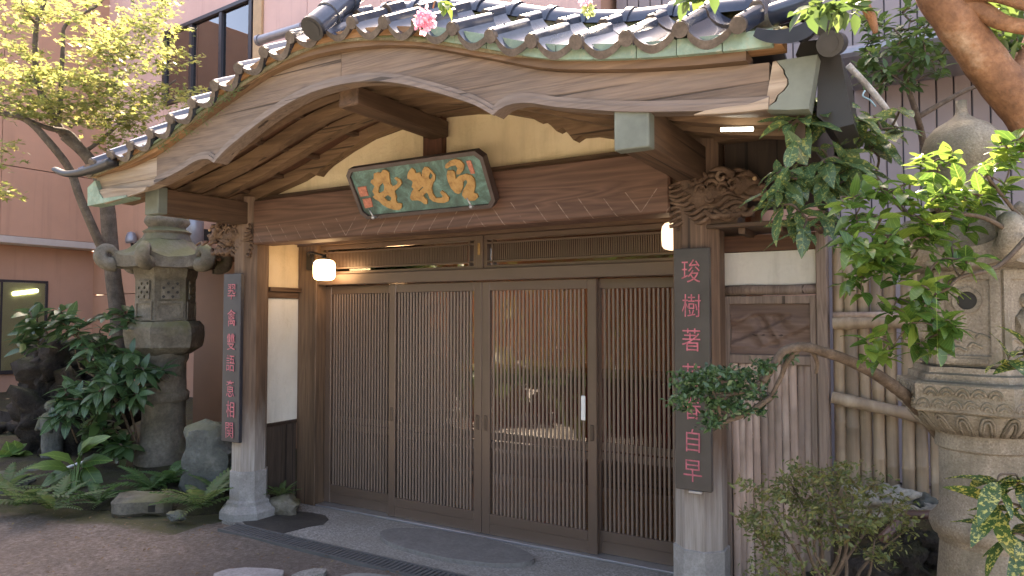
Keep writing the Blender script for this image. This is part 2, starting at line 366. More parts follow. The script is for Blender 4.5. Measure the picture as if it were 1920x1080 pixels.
def dirt():
    t = NT("packed_dirt"); v = t.coord((1, 1, 1), rand=False); n1 = t.noise(v, 1.1, 6, 0.62); n2 = t.noise(v, 30, 5, 0.75); n3 = t.noise(v, 120, 3, 0.7)
    c = t.ramp(n2, [(0.3, (0.115, 0.088, 0.072)), (0.52, (0.25, 0.2, 0.17)), (0.72, (0.42, 0.35, 0.31))])
    c = t.mix(t.ramp(n1, [(0.35, 0.0), (0.62, 0.65)]), c, (0.14, 0.11, 0.094))
    c = t.mix(t.ramp(n3, [(0.55, 0.0), (0.68, 0.5)]), c, (0.33, 0.25, 0.2))
    tc = t.n('ShaderNodeTexCoord'); sx = t.n('ShaderNodeSeparateXYZ'); t.l(tc.outputs['Object'], sx.inputs[0])
    # moss keeps to a strip along the planting bed and a few thin patches
    band = t.math('SUBTRACT', sx.outputs[1], t.math('ADD', 3.0, t.math('MULTIPLY', t.math('ADD', sx.outputs[0], 6.3), 0.22)))
    band = t.math('MULTIPLY', t.math('ADD', band, t.math('MULTIPLY', t.math('SUBTRACT', n1, 0.5), 0.9)), 2.6)
    mossf = t.math('MULTIPLY', t.ramp(band, [(0.0, 0.0), (0.3, 0.8)]), t.ramp(n2, [(0.3, 0.3), (0.55, 1.0)]))
    mossf = t.math('MULTIPLY', mossf, t.math('LESS_THAN', sx.outputs[0], -5.0))
    c = t.mix(mossf, c, (0.075, 0.078, 0.022)); t.base(c); t.set(Roughness=0.95); t.b.inputs['Specular IOR Level'].default_value = 0.15
    t.bump(t.math('ADD', n2, t.math('MULTIPLY', n3, 0.6)), 0.9, 0.022); return t.m
M['dirt'] = dirt()
M['soil'] = stone("dark_bed_soil", (0.025, 0.02, 0.015), (0.05, 0.04, 0.03), (0.085, 0.07, 0.052), 18, moss=(0.05, 0.05, 0.02), moss_amt=0.05, bump=1.0)
M['old_stone'] = stone("mossy_old_lantern_stone", (0.10, 0.088, 0.068), (0.185, 0.163, 0.13), (0.29, 0.26, 0.21), 5, moss=(0.125, 0.12, 0.055), moss_amt=0.35, bump=0.8)
M['new_stone'] = granite("tan_granite", (0.175, 0.145, 0.108), (0.25, 0.212, 0.162), (0.34, 0.295, 0.23), 5, moss=(0.17, 0.16, 0.10), moss_amt=0.15, bump=0.45, dist=0.01)
M['grey_stone'] = stone("grey_green_rock", (0.085, 0.09, 0.082), (0.145, 0.15, 0.138), (0.25, 0.25, 0.23), 4, moss=(0.12, 0.12, 0.07), moss_amt=0.25, bump=0.8, dist=0.04)
M['base_stone'] = stone("post_base_granite", (0.26, 0.245, 0.23), (0.34, 0.32, 0.305), (0.44, 0.42, 0.40), 10, rough=0.8, bump=0.2)
M['lava'] = stone("black_lava_rock", (0.022, 0.018, 0.016), (0.05, 0.042, 0.038), (0.10, 0.086, 0.078), 9, moss=(0.05, 0.05, 0.025), moss_amt=0.1, bump=1.0, dist=0.05)
M['white_rock'] = stone("pale_rough_rock", (0.24, 0.21, 0.17), (0.42, 0.39, 0.34), (0.62, 0.6, 0.55), 6, bump=0.9, dist=0.04)
M['pale_stone'] = stone("pale_step_stone", (0.25, 0.22, 0.21), (0.36, 0.325, 0.315), (0.45, 0.41, 0.40), 9, bump=0.2)
def wallpaint(name, c):
    t = NT(name); n = t.noise(t.coord((1, 1, 1)), 0.8, 6, 0.65); st = t.noise(t.coord((5, 5, 0.22)), 1.2, 5, 0.65); f = t.noise(t.coord((1, 1, 1)), 40, 3, 0.6)
    k = t.ramp(n, [(0.3, tuple(a * 0.9 for a in c)), (0.7, tuple(a * 1.08 for a in c))]); k = t.mix(t.ramp(st, [(0.55, 0.0), (0.75, 0.4)]), k, tuple(a * 0.6 for a in c)); t.base(k); t.set(Roughness=0.75); t.bump(f, 0.15, 0.01); return t.m
M['pink'] = wallpaint("salmon_wall_paint", (0.43, 0.235, 0.16))
M['pink_lit'] = wallpaint("salmon_wall_lit", (0.58, 0.37, 0.33))  # same salmon wall, paled to paint in the light on its upper part
M['brown_wall'] = plain("brown_wall_paint", (0.19, 0.092, 0.05), 0.6, 0, 0.1, 1.5)
M['soffit_grey'] = plain("grey_ledge_paint", (0.42, 0.36, 0.33), 0.7, 0, 0.05)
M['dark_frame'] = plain("dark_window_frame", (0.035, 0.03, 0.035), 0.4, 0.3)
M['tan_frame'] = plain("tan_trim_paint", (0.42, 0.27, 0.15), 0.6)
M['siding'] = plain("lilac_grey_corrugated_steel", (0.235, 0.19, 0.19), 0.55, 0.0, 0.10, 1.5)
M['blind'] = plain("green_yellow_blind", (0.55, 0.56, 0.26), 0.7, 0, 0.05)
M['lampgrey'] = plain("grey_lamp_metal", (0.23, 0.23, 0.26), 0.35, 0.4)
M['lacquer'] = plain("dark_lacquer_board", (0.028, 0.028, 0.036), 0.5, 0, 0.25, 4, 0.03)
M['lacquer2'] = plain("brown_black_lacquer_board", (0.062, 0.052, 0.047), 0.38, 0, 0.25, 4, 0.03)
M['red_ink'] = plain("rose_red_lettering", (0.46, 0.12, 0.15), 0.6, 0, 0.4, 40)
def gold():
    t = NT("worn_gold_letters"); v = t.coord((1, 1, 1)); n = t.noise(v, 25, 6, 0.7); t.base(t.ramp(n, [(0.3, (0.20, 0.10, 0.032)), (0.5, (0.38, 0.215, 0.075)), (0.8, (0.46, 0.29, 0.125))])); t.set(Roughness=0.5, Metallic=0.15); t.bump(n, 0.2, 0.003); return t.m
M['gold'] = gold()
def plaque_mat():
    t = NT("verdigris_board"); v = t.coord((1, 1, 1)); n = t.noise(v, 8, 7, 0.72, 0.6); n2 = t.noise(v, 26, 5, 0.7)
    c = t.ramp(n, [(0.34, (0.04, 0.06, 0.05)), (0.5, (0.07, 0.13, 0.11)), (0.66, (0.14, 0.27, 0.24))]); c = t.mix(t.ramp(n2, [(0.55, 0), (0.7, 0.4)]), c, (0.05, 0.06, 0.05)); t.base(c); t.set(Roughness=0.6); t.bump(n, 0.3, 0.006); return t.m
M['verd'] = plaque_mat()
M['seal'] = plain("faded_red_seal", (0.42, 0.15, 0.10), 0.7, 0, 0.35, 50)
M['plaque_frame'] = plain("dark_plaque_frame", (0.055, 0.036, 0.032), 0.45, 0, 0.3, 9)
def bamboo(name, c1, c2, c3, vary=0.18):
    t = NT(name); v = t.coord((9, 9, 0.7)); n = t.noise(v, 2.2, 5, 0.6); n2 = t.noise(t.coord((1, 1, 1)), 2.5, 4, 0.6)
    c = t.ramp(n, [(0.3, c1), (0.55, c2), (0.75, c3)]); c = t.mix(t.ramp(n2, [(0.45, 0), (0.7, 0.7)]), c, (0.15, 0.115, 0.09)); oi = t.n('ShaderNodeObjectInfo'); hs = t.n('ShaderNodeHueSaturation'); t.l(t.math('ADD', 1 - vary, t.math('MULTIPLY', oi.outputs['Random'], 2 * vary)), hs.inputs['Value']); t.l(c, hs.inputs['Color']); t.base(hs.outputs[0]); t.set(Roughness=0.5); t.bump(n, 0.15, 0.004); return t.m
M['bamboo'] = bamboo("dry_bamboo", (0.25, 0.185, 0.125), (0.40, 0.305, 0.215), (0.53, 0.43, 0.32))
M['bamboo_red'] = bamboo("aged_split_bamboo", (0.27, 0.19, 0.155), (0.45, 0.335, 0.285), (0.60, 0.49, 0.43), 0.3)
M['bark'] = stone("grey_maple_bark", (0.07, 0.055, 0.045), (0.13, 0.105, 0.085), (0.19, 0.16, 0.13), 12, bump=0.5)
M['bark_orange'] = stone("smooth_orange_bark", (0.12, 0.056, 0.03), (0.27, 0.135, 0.072), (0.42, 0.29, 0.2), 7, rough=0.65, bump=0.6)
M['twig'] = stone("brown_twig_bark", (0.075, 0.052, 0.036), (0.13, 0.095, 0.068), (0.21, 0.16, 0.12), 20)
M['leaf_maple'] = leafmat("maple_leaf", [(0.08, 0.105, 0.035), (0.13, 0.15, 0.045), (0.20, 0.19, 0.06)], 0.5, 0.62)
M['leaf_camellia'] = leafmat("glossy_camellia_leaf", [(0.035, 0.085, 0.018), (0.06, 0.125, 0.024), (0.09, 0.16, 0.03), (0.13, 0.19, 0.035)], 0.27, 0.38, vein=0.0011)
M['leaf_aucuba'] = leafmat("spotted_aucuba_leaf", [(0.05, 0.10, 0.042), (0.085, 0.14, 0.058), (0.065, 0.12, 0.048)], 0.27, 0.3, spots=((0.30, 0.31, 0.09), 70, 0.545), vein=0.0014)
M['leaf_aucuba_bright'] = leafmat("bright_spotted_aucuba_leaf", [(0.035, 0.075, 0.022), (0.05, 0.10, 0.03)], 0.25, 0.2, spots=((0.38, 0.36, 0.09), 95, 0.52))
M['leaf_dark'] = leafmat("dark_shrub_leaf", [(0.028, 0.066, 0.03), (0.045, 0.095, 0.038), (0.065, 0.125, 0.05)], 0.36, 0.25, vein=0.0022)
M['leaf_dock'] = leafmat("broad_pale_green_leaf", [(0.065, 0.14, 0.036), (0.09, 0.17, 0.042), (0.11, 0.18, 0.04)], 0.45, 0.3, vein=0.004)
M['leaf_fern'] = leafmat("fern_green", [(0.04, 0.095, 0.03), (0.06, 0.125, 0.035)], 0.5, 0.3)
M['leaf_fern_dull'] = leafmat("dull_fern_green", [(0.055, 0.11, 0.036), (0.085, 0.14, 0.045), (0.10, 0.125, 0.05)], 0.55, 0.35)
M['leaf_box'] = leafmat("boxwood_leaf", [(0.02, 0.05, 0.018), (0.04, 0.085, 0.03), (0.06, 0.11, 0.04)], 0.35, 0.2)
M['leaf_azalea'] = leafmat("azalea_leaf", [(0.06, 0.085, 0.025), (0.10, 0.125, 0.038), (0.14, 0.15, 0.045), (0.10, 0.075, 0.03)], 0.45, 0.3)
M['leaf_bg'] = leafmat("background_leaf", [(0.035, 0.07, 0.02), (0.06, 0.11, 0.03), (0.09, 0.14, 0.035)], 0.4, 0.35)
M['petal'] = leafmat("pink_petal", [(0.62, 0.22, 0.30), (0.70, 0.36, 0.44), (0.75, 0.52, 0.56)], 0.7, 0.3, spec=0.2)
M['sepal'] = leafmat("pale_green_sepal", [(0.25, 0.33, 0.12), (0.35, 0.4, 0.2)], 0.5, 0.4)
M['lampglass_on'] = emit("lit_opal_glass", (1.0, 0.70, 0.40), 2.3)
M['lampglass_dim'] = emit("faintly_lit_opal_glass", (1.0, 0.80, 0.58), 0.30)
M['white_glow'] = emit("cool_white_glow", (0.9, 1.0, 0.95), 3.0)
M['inner_light'] = emit("warm_room_lamp", (1.0, 0.62, 0.34), 16.0)
M['inner_wall'] = plain("room_wall", (0.40, 0.22, 0.15), 0.8)
M['inner_wood'] = wood("room_wood", (0.14, 0.06, 0.03), (0.32, 0.16, 0.08), 'x')
M['red_mat'] = plain("red_carpet", (0.16, 0.02, 0.02), 0.9)
M['white'] = plain("white_plastic", (0.75, 0.75, 0.74), 0.4)
M['black'] = plain("black_iron", (0.02, 0.018, 0.017), 0.45)
M['pipe'] = plain("brown_drain_pipe", (0.085, 0.045, 0.038), 0.4)
M['pole_white'] = stone("peeling_white_bamboo", (0.28, 0.24, 0.19), (0.55, 0.52, 0.46), (0.66, 0.63, 0.58), 9)
M['blue_wire'] = plain("pale_blue_wire", (0.3, 0.5, 0.55), 0.5)
M['grate'] = plain("grey_drain_grating", (0.115, 0.112, 0.112), 0.55, 0.2)

# ------------------------------------------------------------------ setting: ground, paving, beds
def grid(name, xs, ys, zf, mat, smooth=True):
    V = [(x, y, zf(x, y)) for y in ys for x in xs]; n = len(xs)
    Fc = [(j * n + i, j * n + i + 1, (j + 1) * n + i + 1, (j + 1) * n + i) for j in range(len(ys) - 1) for i in range(n - 1)]
    me = bpy.data.meshes.new(name); me.from_pydata(V, [], Fc); me.materials.append(mat)
    if smooth: me.polygons.foreach_set("use_smooth", [True] * len(me.polygons))
    o = bpy.data.objects.new(name, me); COL.objects.link(o); return o
def fbm(x, y, s=1.0, z=0.0): return mnoise.noise((x * s, y * s, z)) + 0.5 * mnoise.noise((x * s * 2.1, y * s * 2.1, z + 3)) + 0.25 * mnoise.noise((x * s * 4.3, y * s * 4.3, z + 7))
xs = [-60, -40, -25] + list(np.linspace(-16, -9, 15)) + list(np.linspace(-8.8, -1, 90)) + list(np.linspace(-0.8, 6, 15)) + [12, 25, 60]
ys = [-60, -40, -20, -10, -5, -2, 0] + list(np.linspace(0.4, 2.6, 10)) + list(np.linspace(2.7, 3.72, 30)) + [5, 8, 20, 60]
def ground_z(x, y): return -0.012 + (0.012 * fbm(x, y, 2.2) if 2 < y < 3.66 and -9 < x < 0 else -0.01)
g = grid('ground', xs, ys, ground_z, M['dirt']); g['kind'] = 'structure'
fc_ = B().box(-14, 12, -14, 1.75, -0.08, 0.003).done('unseen_bounce_ground', plain('pale_bounce_gravel', (0.42, 0.39, 0.35), 0.9, 0, 0.3, 9, 0.4)); fc_['kind'] = 'structure'  # unseen pale ground, added to bounce sunlight up under the eaves
pv = B().box(-4.95, -0.62, 3.74, 4.62, -0.06, 0.0).done('entrance_paving', M['agg']); pv['kind'] = 'structure'
def blob(cx, cy, rx, ry, n=48, amp=0.04, seed=0):
    return [(cx + rx * math.cos(a) * (1 + amp * mnoise.noise((math.cos(a) * 2, math.sin(a) * 2, seed))), cy + ry * math.sin(a) * (1 + amp * mnoise.noise((math.cos(a) * 2, math.sin(a) * 2, seed)))) for a in [2 * math.pi * k / n for k in range(n)]]
ov = B().prism(blob(-2.97, 4.14, 0.64, 0.245, 56, 0.03, 2), 'z', -0.01, 0.028).done('oval_slab', M['oval'])
bv = ov.modifiers.new('bevel', 'BEVEL'); bv.width = 0.008; bv.limit_method = 'ANGLE'
tag(ov, "smooth grey oval step slab set in the paving before the doors", "step slab")
pts = [onZ(u, v, 0.004) for u, v in ((436, 992), (480, 1000), (520, 1003), (548, 995), (575, 988), (606, 983), (616, 974), (610, 966), (585, 961), (550, 958), (520, 957), (480, 958), (440, 965))]
B().prism([(p.x, max(p.y, 3.756)) for p in pts], 'z', -0.01, 0.004).done('damp_mortar_patch', M['damp'])['kind'] = 'structure'
# drain grating strip with separate bars
dg = thing('drain_grating', "long grey ribbed drain grating strip along the paving's front edge", "drain grating", (-3, 3.66, 0))
B().box(-4.78, -1.0, 3.735, 3.752, -0.03, 0.006).box(-4.78, -1.0, 3.575, 3.592, -0.03, 0.006).done('frame', M['grate'], dg)
bb = B().box(-0.013, 0.013, 3.5925, 3.7345, -0.02, 0.003, 0.003); bar_me = bb.mesh('bar', M['grate'])
for i in range(95): link('grate_bar', bar_me, dg, (-4.76 + i * 0.0397, 0, 0))
B().box(-4.775, -1.005, 3.594, 3.733, -0.06, -0.022).done('trough', M['black'], dg)
def slab(name, pix, label, mat, h=0.02):
    p = [onZ(u, v, h) for u, v in pix]; c = sum(p, Vector()) / len(p)
    q = []
    for i, a in enumerate(p):
        b = p[(i + 1) % len(p)]
        for k in range(4):
            t = k / 4; r = a.lerp(b, t); d = 0.012 * mnoise.noise(r * 9); q.append((r.x + d, r.y + d))
    o = B().prism(q, 'z', -0.03, h).done(name, mat); b2 = o.modifiers.new('b', 'BEVEL'); b2.width = 0.008; b2.limit_method = 'ANGLE'; b2.segments = 2
    tag(o, label, "stepping stone"); return o
slab('stepping_stone', ((400, 1074), (425, 1066), (460, 1063), (500, 1064), (532, 1068), (528, 1076), (500, 1086), (440, 1092), (395, 1088)), "smooth pinkish stepping stone in the dirt at the picture's bottom edge", M['pale_stone'])
slab('stepping_stone', ((545, 1078), (565, 1071), (590, 1065), (612, 1066), (605, 1074), (575, 1082)), "rough light gravelly stepping stone beside the smooth pinkish one", M['agg'], 0.014)
slab('stepping_stone', ((640, 1078), (665, 1073), (700, 1074), (740, 1080), (760, 1090), (700, 1100), (640, 1092)), "grey flat stepping stone beside the drain grating", M['con'], 0.012)
# planting beds
EDGE = interp([(-20, 1.2), (-12, 2.1), (-8.5, 2.85), (-7.14, 3.14), (-5.9, 3.42), (-5.5, 3.6), (-5.15, 3.95)])
xs = list(np.linspace(-20, -9.2, 14)) + list(np.linspace(-9, -4.97, 60))
def bed():
    V = []; Fc = []; m = 24
    for x in xs:
        e = EDGE(x)
        for j in range(m):
            t = j / (m - 1); y = e + (8.6 - e) * t ** 1.8
            z = -0.03 + 0.14 * (1 - math.exp(-(y - e) * 3.0)) + 0.05 * (1 - math.exp(-(y - e))) + (0.03 * fbm(x, y, 3) if 0 < j else 0)
            V.append((x, y, z))
    for i in range(len(xs) - 1):
        for j in range(m - 1): Fc.append((i * m + j, (i + 1) * m + j, (i + 1) * m + j + 1, i * m + j + 1))
    me = bpy.data.meshes.new('garden_bed'); me.from_pydata(V, [], Fc); me.materials.append(M['soil']); me.polygons.foreach_set("use_smooth", [True] * len(Fc))
    o = bpy.data.objects.new('garden_bed', me); COL.objects.link(o); o['kind'] = 'structure'
bed()
def bed_z(x, y):
    e = EDGE(x); return -0.03 + 0.14 * (1 - math.exp(-max(0, y - e) * 3.0)) + 0.05 * (1 - math.exp(-max(0, y - e)))
def rock_z(x, y):
    k = min(1, max(0, (y - 2.75) / 1.0)); l = min(1, max(0, (x + 0.66) / 0.5))
    return -0.03 + 0.58 * (k * k * (3 - 2 * k)) * (0.45 + 0.55 * l) + 0.03 * fbm(x, y, 4)
grid('rockery_bed', list(np.linspace(-0.66, 4.5, 50)), list(np.linspace(2.7, 4.9, 34)), rock_z, M['soil'])['kind'] = 'structure'

# ------------------------------------------------------------------ the entrance gatehouse
XL, XR, YC = -4.915, -1.147, 3.97; XC = -2.94; YH = 2.95
gh = thing('entrance_gatehouse', "old timber entrance porch with undulating tiled gable roof and lattice sliding doors", "gatehouse", (XC, 4.2, 0))
def octo(cx, cy, r, rot=R(22.5)): return [(cx + r / math.cos(R(22.5)) * math.cos(rot + k * R(45)), cy + r / math.cos(R(22.5)) * math.sin(rot + k * R(45))) for k in range(8)]
def post(x):
    p = B().prism(octo(x, YC, 0.13), 'z', 0.375, 2.62).done('post', M['post'], gh)
    prof = [(0.158, 0.0), (0.215, 0.0), (0.215, 0.055), (0.19, 0.085), (0.165, 0.105), (0.165, 0.13), (0.142, 0.145), (0.142, 0.372), (0.13, 0.376)]
    b = B().lathe([(r / math.cos(R(22.5)), z) for r, z in prof], 8, (x, YC), R(22.5)).done('base_stone', M['base_stone'], p)
    return p
post(XL); post(XR)
# bleached foot of the left post: a shaped sliver of bare grey wood left as material; the lintel beam
lb = B().box(XL + 0.132, XR - 0.132, 3.865, 4.075, 2.225, 2.585, 0.012)
lb.done('lintel_beam', M['beam'], gh)
B().box(XL - 0.05, XR + 0.05, 3.93, 4.03, 2.586, 2.625).done('tie_plank', M['wood_x'], gh)
for x, yf in ((XL, 3.075), (XR, 2.945)):
    c = B().box(x - 0.075, x + 0.075, yf + 0.02, YC + 0.13, 2.392, 2.575, 0.006).done('bracket_beam', M['wood_y'], gh)
    B().box(x - 0.082, x + 0.082, yf, yf + 0.075, 2.384, 2.583, 0.005).done('end_cap', M['copper_plain'], c)

# karahafu outlines, half profile (distance from the centre, height)
LO = interp([(-1.074, 2.640), (-0.98, 2.70), (-0.86, 2.755), (-0.65, 2.840), (-0.5, 2.893), (-0.27, 2.948), (0, 2.968), (0.27, 2.948), (0.5, 2.893), (0.65, 2.840), (0.86, 2.755), (0.98, 2.70), (1.074, 2.640)])
LO2 = interp([(1.074, 2.640), (1.12, 2.668), (1.18, 2.678), (1.45, 2.622), (1.73, 2.562), (2.07, 2.512), (2.5, 2.470), (2.7, 2.46)])
def H_lo(x): d = abs(x - XC); return LO(d) if d < 1.074 else LO2(d)
H_hi = interp([(-5.6, 2.665), (-5.423, 2.683), (-4.9, 2.715), (-4.625, 2.768), (-4.188, 2.91), (-3.687, 3.065), (-3.491, 3.118), (-3.195, 3.155), (-2.909, 3.152), (-2.698, 3.133), (-2.282, 3.051), (-2.052, 2.975), (-1.89, 2.920), (-1.55, 2.804), (-1.258, 2.745), (-0.93, 2.698), (-0.684, 2.674), (-0.35, 2.65)])
def B_hi(x): return H_hi(x) + 0.047
def F_hi(x): return H_hi(x) + 0.098
def sweep(name, x0, x1, zlo, zhi, y0, y1, mat, parent, n=90, cusps=(XC - 1.074, XC + 1.074), smooth=30):
    xs = sorted(set([x0 + (x1 - x0) * i / n for i in range(n + 1)] + [c for c in cusps if x0 < c < x1]))
    b = B(); R_ = [[b.bm.verts.new(p) for p in ((x, y0, zlo(x)), (x, y1, zlo(x)), (x, y1, zhi(x)), (x, y0, zhi(x)))] for x in xs]
    for i in range(len(xs) - 1):
        for k in range(4): b.face([R_[i][k], R_[i][(k + 1) % 4], R_[i + 1][(k + 1) % 4], R_[i + 1][k]])
    b.face(R_[0]); b.face(R_[-1][::-1]); return b.done(name, mat, parent, smooth)
XA, XB = -5.44, -0.56
sweep('bargeboard', -4.66, -2.912, H_lo, H_hi, YH, YH + 0.085, M['hafu'], gh)
sweep('bargeboard', -2.908, XB, H_lo, H_hi, YH, YH + 0.085, M['hafu'], gh)
sweep('bargeboard_lip', -4.66, XB, lambda x: H_lo(x) - 0.004, lambda x: H_lo(x) + 0.022, YH - 0.02, YH - 0.001, M['hafu_trim'], gh)
sweep('bargeboard_bead', -4.66, XB, lambda x: H_lo(x) + 0.0235, lambda x: H_lo(x) + 0.046, YH - 0.011, YH - 0.001, M['hafu_trim'], gh)
# broken, bleached ends
def ragged(pix, Y, th, name, mat, label=None):
    p = [onY(u, v, Y) for u, v in pix]; o = B().prism([(a.x, a.z) for a in p], 'y', Y, Y + th).done(name, mat, gh)
    if label: o['label'] = label
    return o
ragged(((182, 334), (240, 312), (302, 292), (306, 322), (300, 342), (275, 352), (250, 358), (215, 365), (190, 375), (180, 352)), YH + 0.004, 0.08, 'bargeboard_end', M['pale_wood'], "bleached broken end of the bargeboard")
ragged(((178, 358), (205, 352), (250, 352), (275, 350), (270, 358), (230, 372), (196, 382), (184, 370)), YH - 0.022, 0.02, 'splinter', M['pale_wood'], "splintered bare wood end")
ragged(((164, 352), (178, 338), (186, 362), (192, 372), (236, 366), (236, 370), (190, 381), (164, 386)), YH - 0.03, 0.11, 'corner_cap', M['copper'], "verdigris corner cap of the bargeboard's low end")
ragged(((1449, 116), (1455, 114), (1468, 130), (1470, 140), (1476, 148), (1476, 158), (1468, 170), (1458, 178), (1452, 190), (1440, 200), (1434, 203)), YH - 0.006, 0.08, 'bargeboard_end', M['pale_wood'], "bleached strip where the copper cap has peeled off")
ragged(((1456, 114), (1533, 102), (1527, 140), (1516, 204), (1478, 206), (1437, 205), (1442, 199), (1456, 190), (1460, 178), (1471, 170), (1479, 158), (1478, 148), (1473, 140), (1471, 130)), YH - 0.016, 0.1, 'corner_cap', M['copper_plain'], "dull green copper cap with a peeled ragged edge")
ragged(((1322, 207), (1360, 200), (1400, 196), (1425, 188), (1441, 182), (1440, 204), (1400, 209), (1350, 213), (1300, 215)), YH - 0.024, 0.02, 'splinter', M['pale_wood'], "pale split strip on the bargeboard's lower edge")
# battens and fascia above the bargeboard
sweep('eave_batten', -5.45, -4.30, lambda x: H_hi(x) + 0.003, lambda x: B_hi(x), YH - 0.045, YH + 0.085, M['orange_wood'], gh)
sweep('eave_batten', -4.297, XB - 0.08, lambda x: H_hi(x) + 0.003, lambda x: B_hi(x), YH - 0.045, YH + 0.085, M['rib'], gh)
sweep('eave_fascia', -5.47, -4.72, lambda x: B_hi(x) + 0.003, lambda x: F_hi(x) - 0.01, YH - 0.07, YH + 0.06, M['orange_wood'], gh)
sweep('eave_fascia', -4.0, -2.24, lambda x: B_hi(x) + 0.003, lambda x: F_hi(x), YH - 0.065, YH + 0.06, M['orange_wood'], gh)
sweep('eave_fascia', -4.715, -4.003, lambda x: B_hi(x) + 0.003, lambda x: F_hi(x) - 0.03, YH - 0.06, YH + 0.06, M['copper'], gh)
cx0 = -2.235
for i in range(10):
    cx1 = min(cx0 + 0.178 + 0.012 * (i % 3), -0.53)
    sweep('copper_plate', cx0 + 0.002, cx1 - 0.002, lambda x: B_hi(x) - 0.006, lambda x: F_hi(x) + 0.012, YH - 0.072 - 0.003 * (i % 2), YH - 0.046, M['copper'], gh, 6)
    cx0 = cx1
    if cx1 >= -0.53: break
sweep('eave_backing', -2.235, -0.5, lambda x: B_hi(x) + 0.003, lambda x: F_hi(x), YH - 0.044, YH + 0.06, M['orange_wood'], gh)
# curved ribs under the roof, soffit boards, ridge purlin
RIB = interp([(-2.6, 2.485), (-2.2, 2.53), (-1.74, 2.625), (-1.4, 2.70), (-1.07, 2.80), (-0.7, 2.915), (-0.4, 2.975), (0, 3.005), (0.4, 2.975), (0.7, 2.915), (1.07, 2.80), (1.4, 2.70), (1.74, 2.625), (2.2, 2.53), (2.6, 2.485)])
def rlo(x): return RIB(x - XC)
for k, y in enumerate((3.13, 3.36, 3.59)):
    sweep('curved_rib', -5.38, -0.5, rlo, lambda x: rlo(x) + 0.075, y, y + 0.085, M['rib'], gh)
for i in range(9):   # soffit boards, lapped
    y0 = YH + 0.09 + i * 0.1117
    sweep('soffit_board', -5.36, -0.52, lambda x: rlo(x) + 0.10 + 0.006 * (i % 2), lambda x: rlo(x) + 0.118 + 0.006 * (i % 2), y0, y0 + 0.1115, M['soffit'], gh, 60)
for x in [XC + s * d for d in (0.35, 0.75, 1.15, 1.55, 1.95, 2.3) for s in (-1, 1)]:   # small cross battens in the gaps
    B().box(x - 0.03, x + 0.03, YH + 0.09, 3.9, rlo(x) + 0.0755, rlo(x) + 0.0985).done('cross_batten', M['wood_y'], gh)
B().box(XC - 0.075, XC + 0.075, YH + 0.086, 3.94, 2.872, 2.985, 0.008).done('ridge_purlin', M['wood_y'], gh)
# gable: plaster field, king strut, carved gable rib
gl = [(-4.85, 2.58), (-4.656, 2.632), (-4.287, 2.715), (-4.169, 2.758), (-4.105, 2.728), (-4.06, 2.765), (-3.997, 2.803), (-3.78, 2.89), (-3.564, 2.958), (-3.3, 2.998), (-3.067, 3.017), (-2.89, 3.027), (-2.65, 3.012), (-2.405, 2.973), (-2.204, 2.912), (-2.15, 2.876), (-2.107, 2.878), (-2.05, 2.833), (-2.012, 2.793), (-1.967, 2.809), (-1.93, 2.765), (-1.894, 2.721), (-1.85, 2.743), (-1.757, 2.738), (-1.625, 2.704), (-1.3, 2.63), (-1.2, 2.6)]
gx = np.array([p[0] for p in gl]); gz = np.array([p[1] for p in gl])
sweep('gable_rib', -5.36, -0.55, lambda x: float(np.interp(x, gx, gz)) if -4.85 < x < -1.2 else 2.6 if x > -1.2 else 2.55, lambda x: max(rlo(x) + 0.097, 2.66), 3.9, 3.985, M['rib'], gh, 220, cusps=tuple(gx))
pl = [(-4.8, 2.628)] + [(x, min(rlo(x) + 0.05, 3.05)) for x in np.linspace(-4.7, -1.2, 40)] + [(-1.15, 2.628)]
B().prism(pl, 'y', 3.992, 4.04).done('gable_plaster', M['plaster'], gh)
B().box(-3.085, -2.92, 3.93, 3.991, 2.628, 3.06, 0.004).done('king_strut', wood("dark_strut_wood", (0.05, 0.02, 0.012), (0.13, 0.052, 0.03), 'z'), gh)
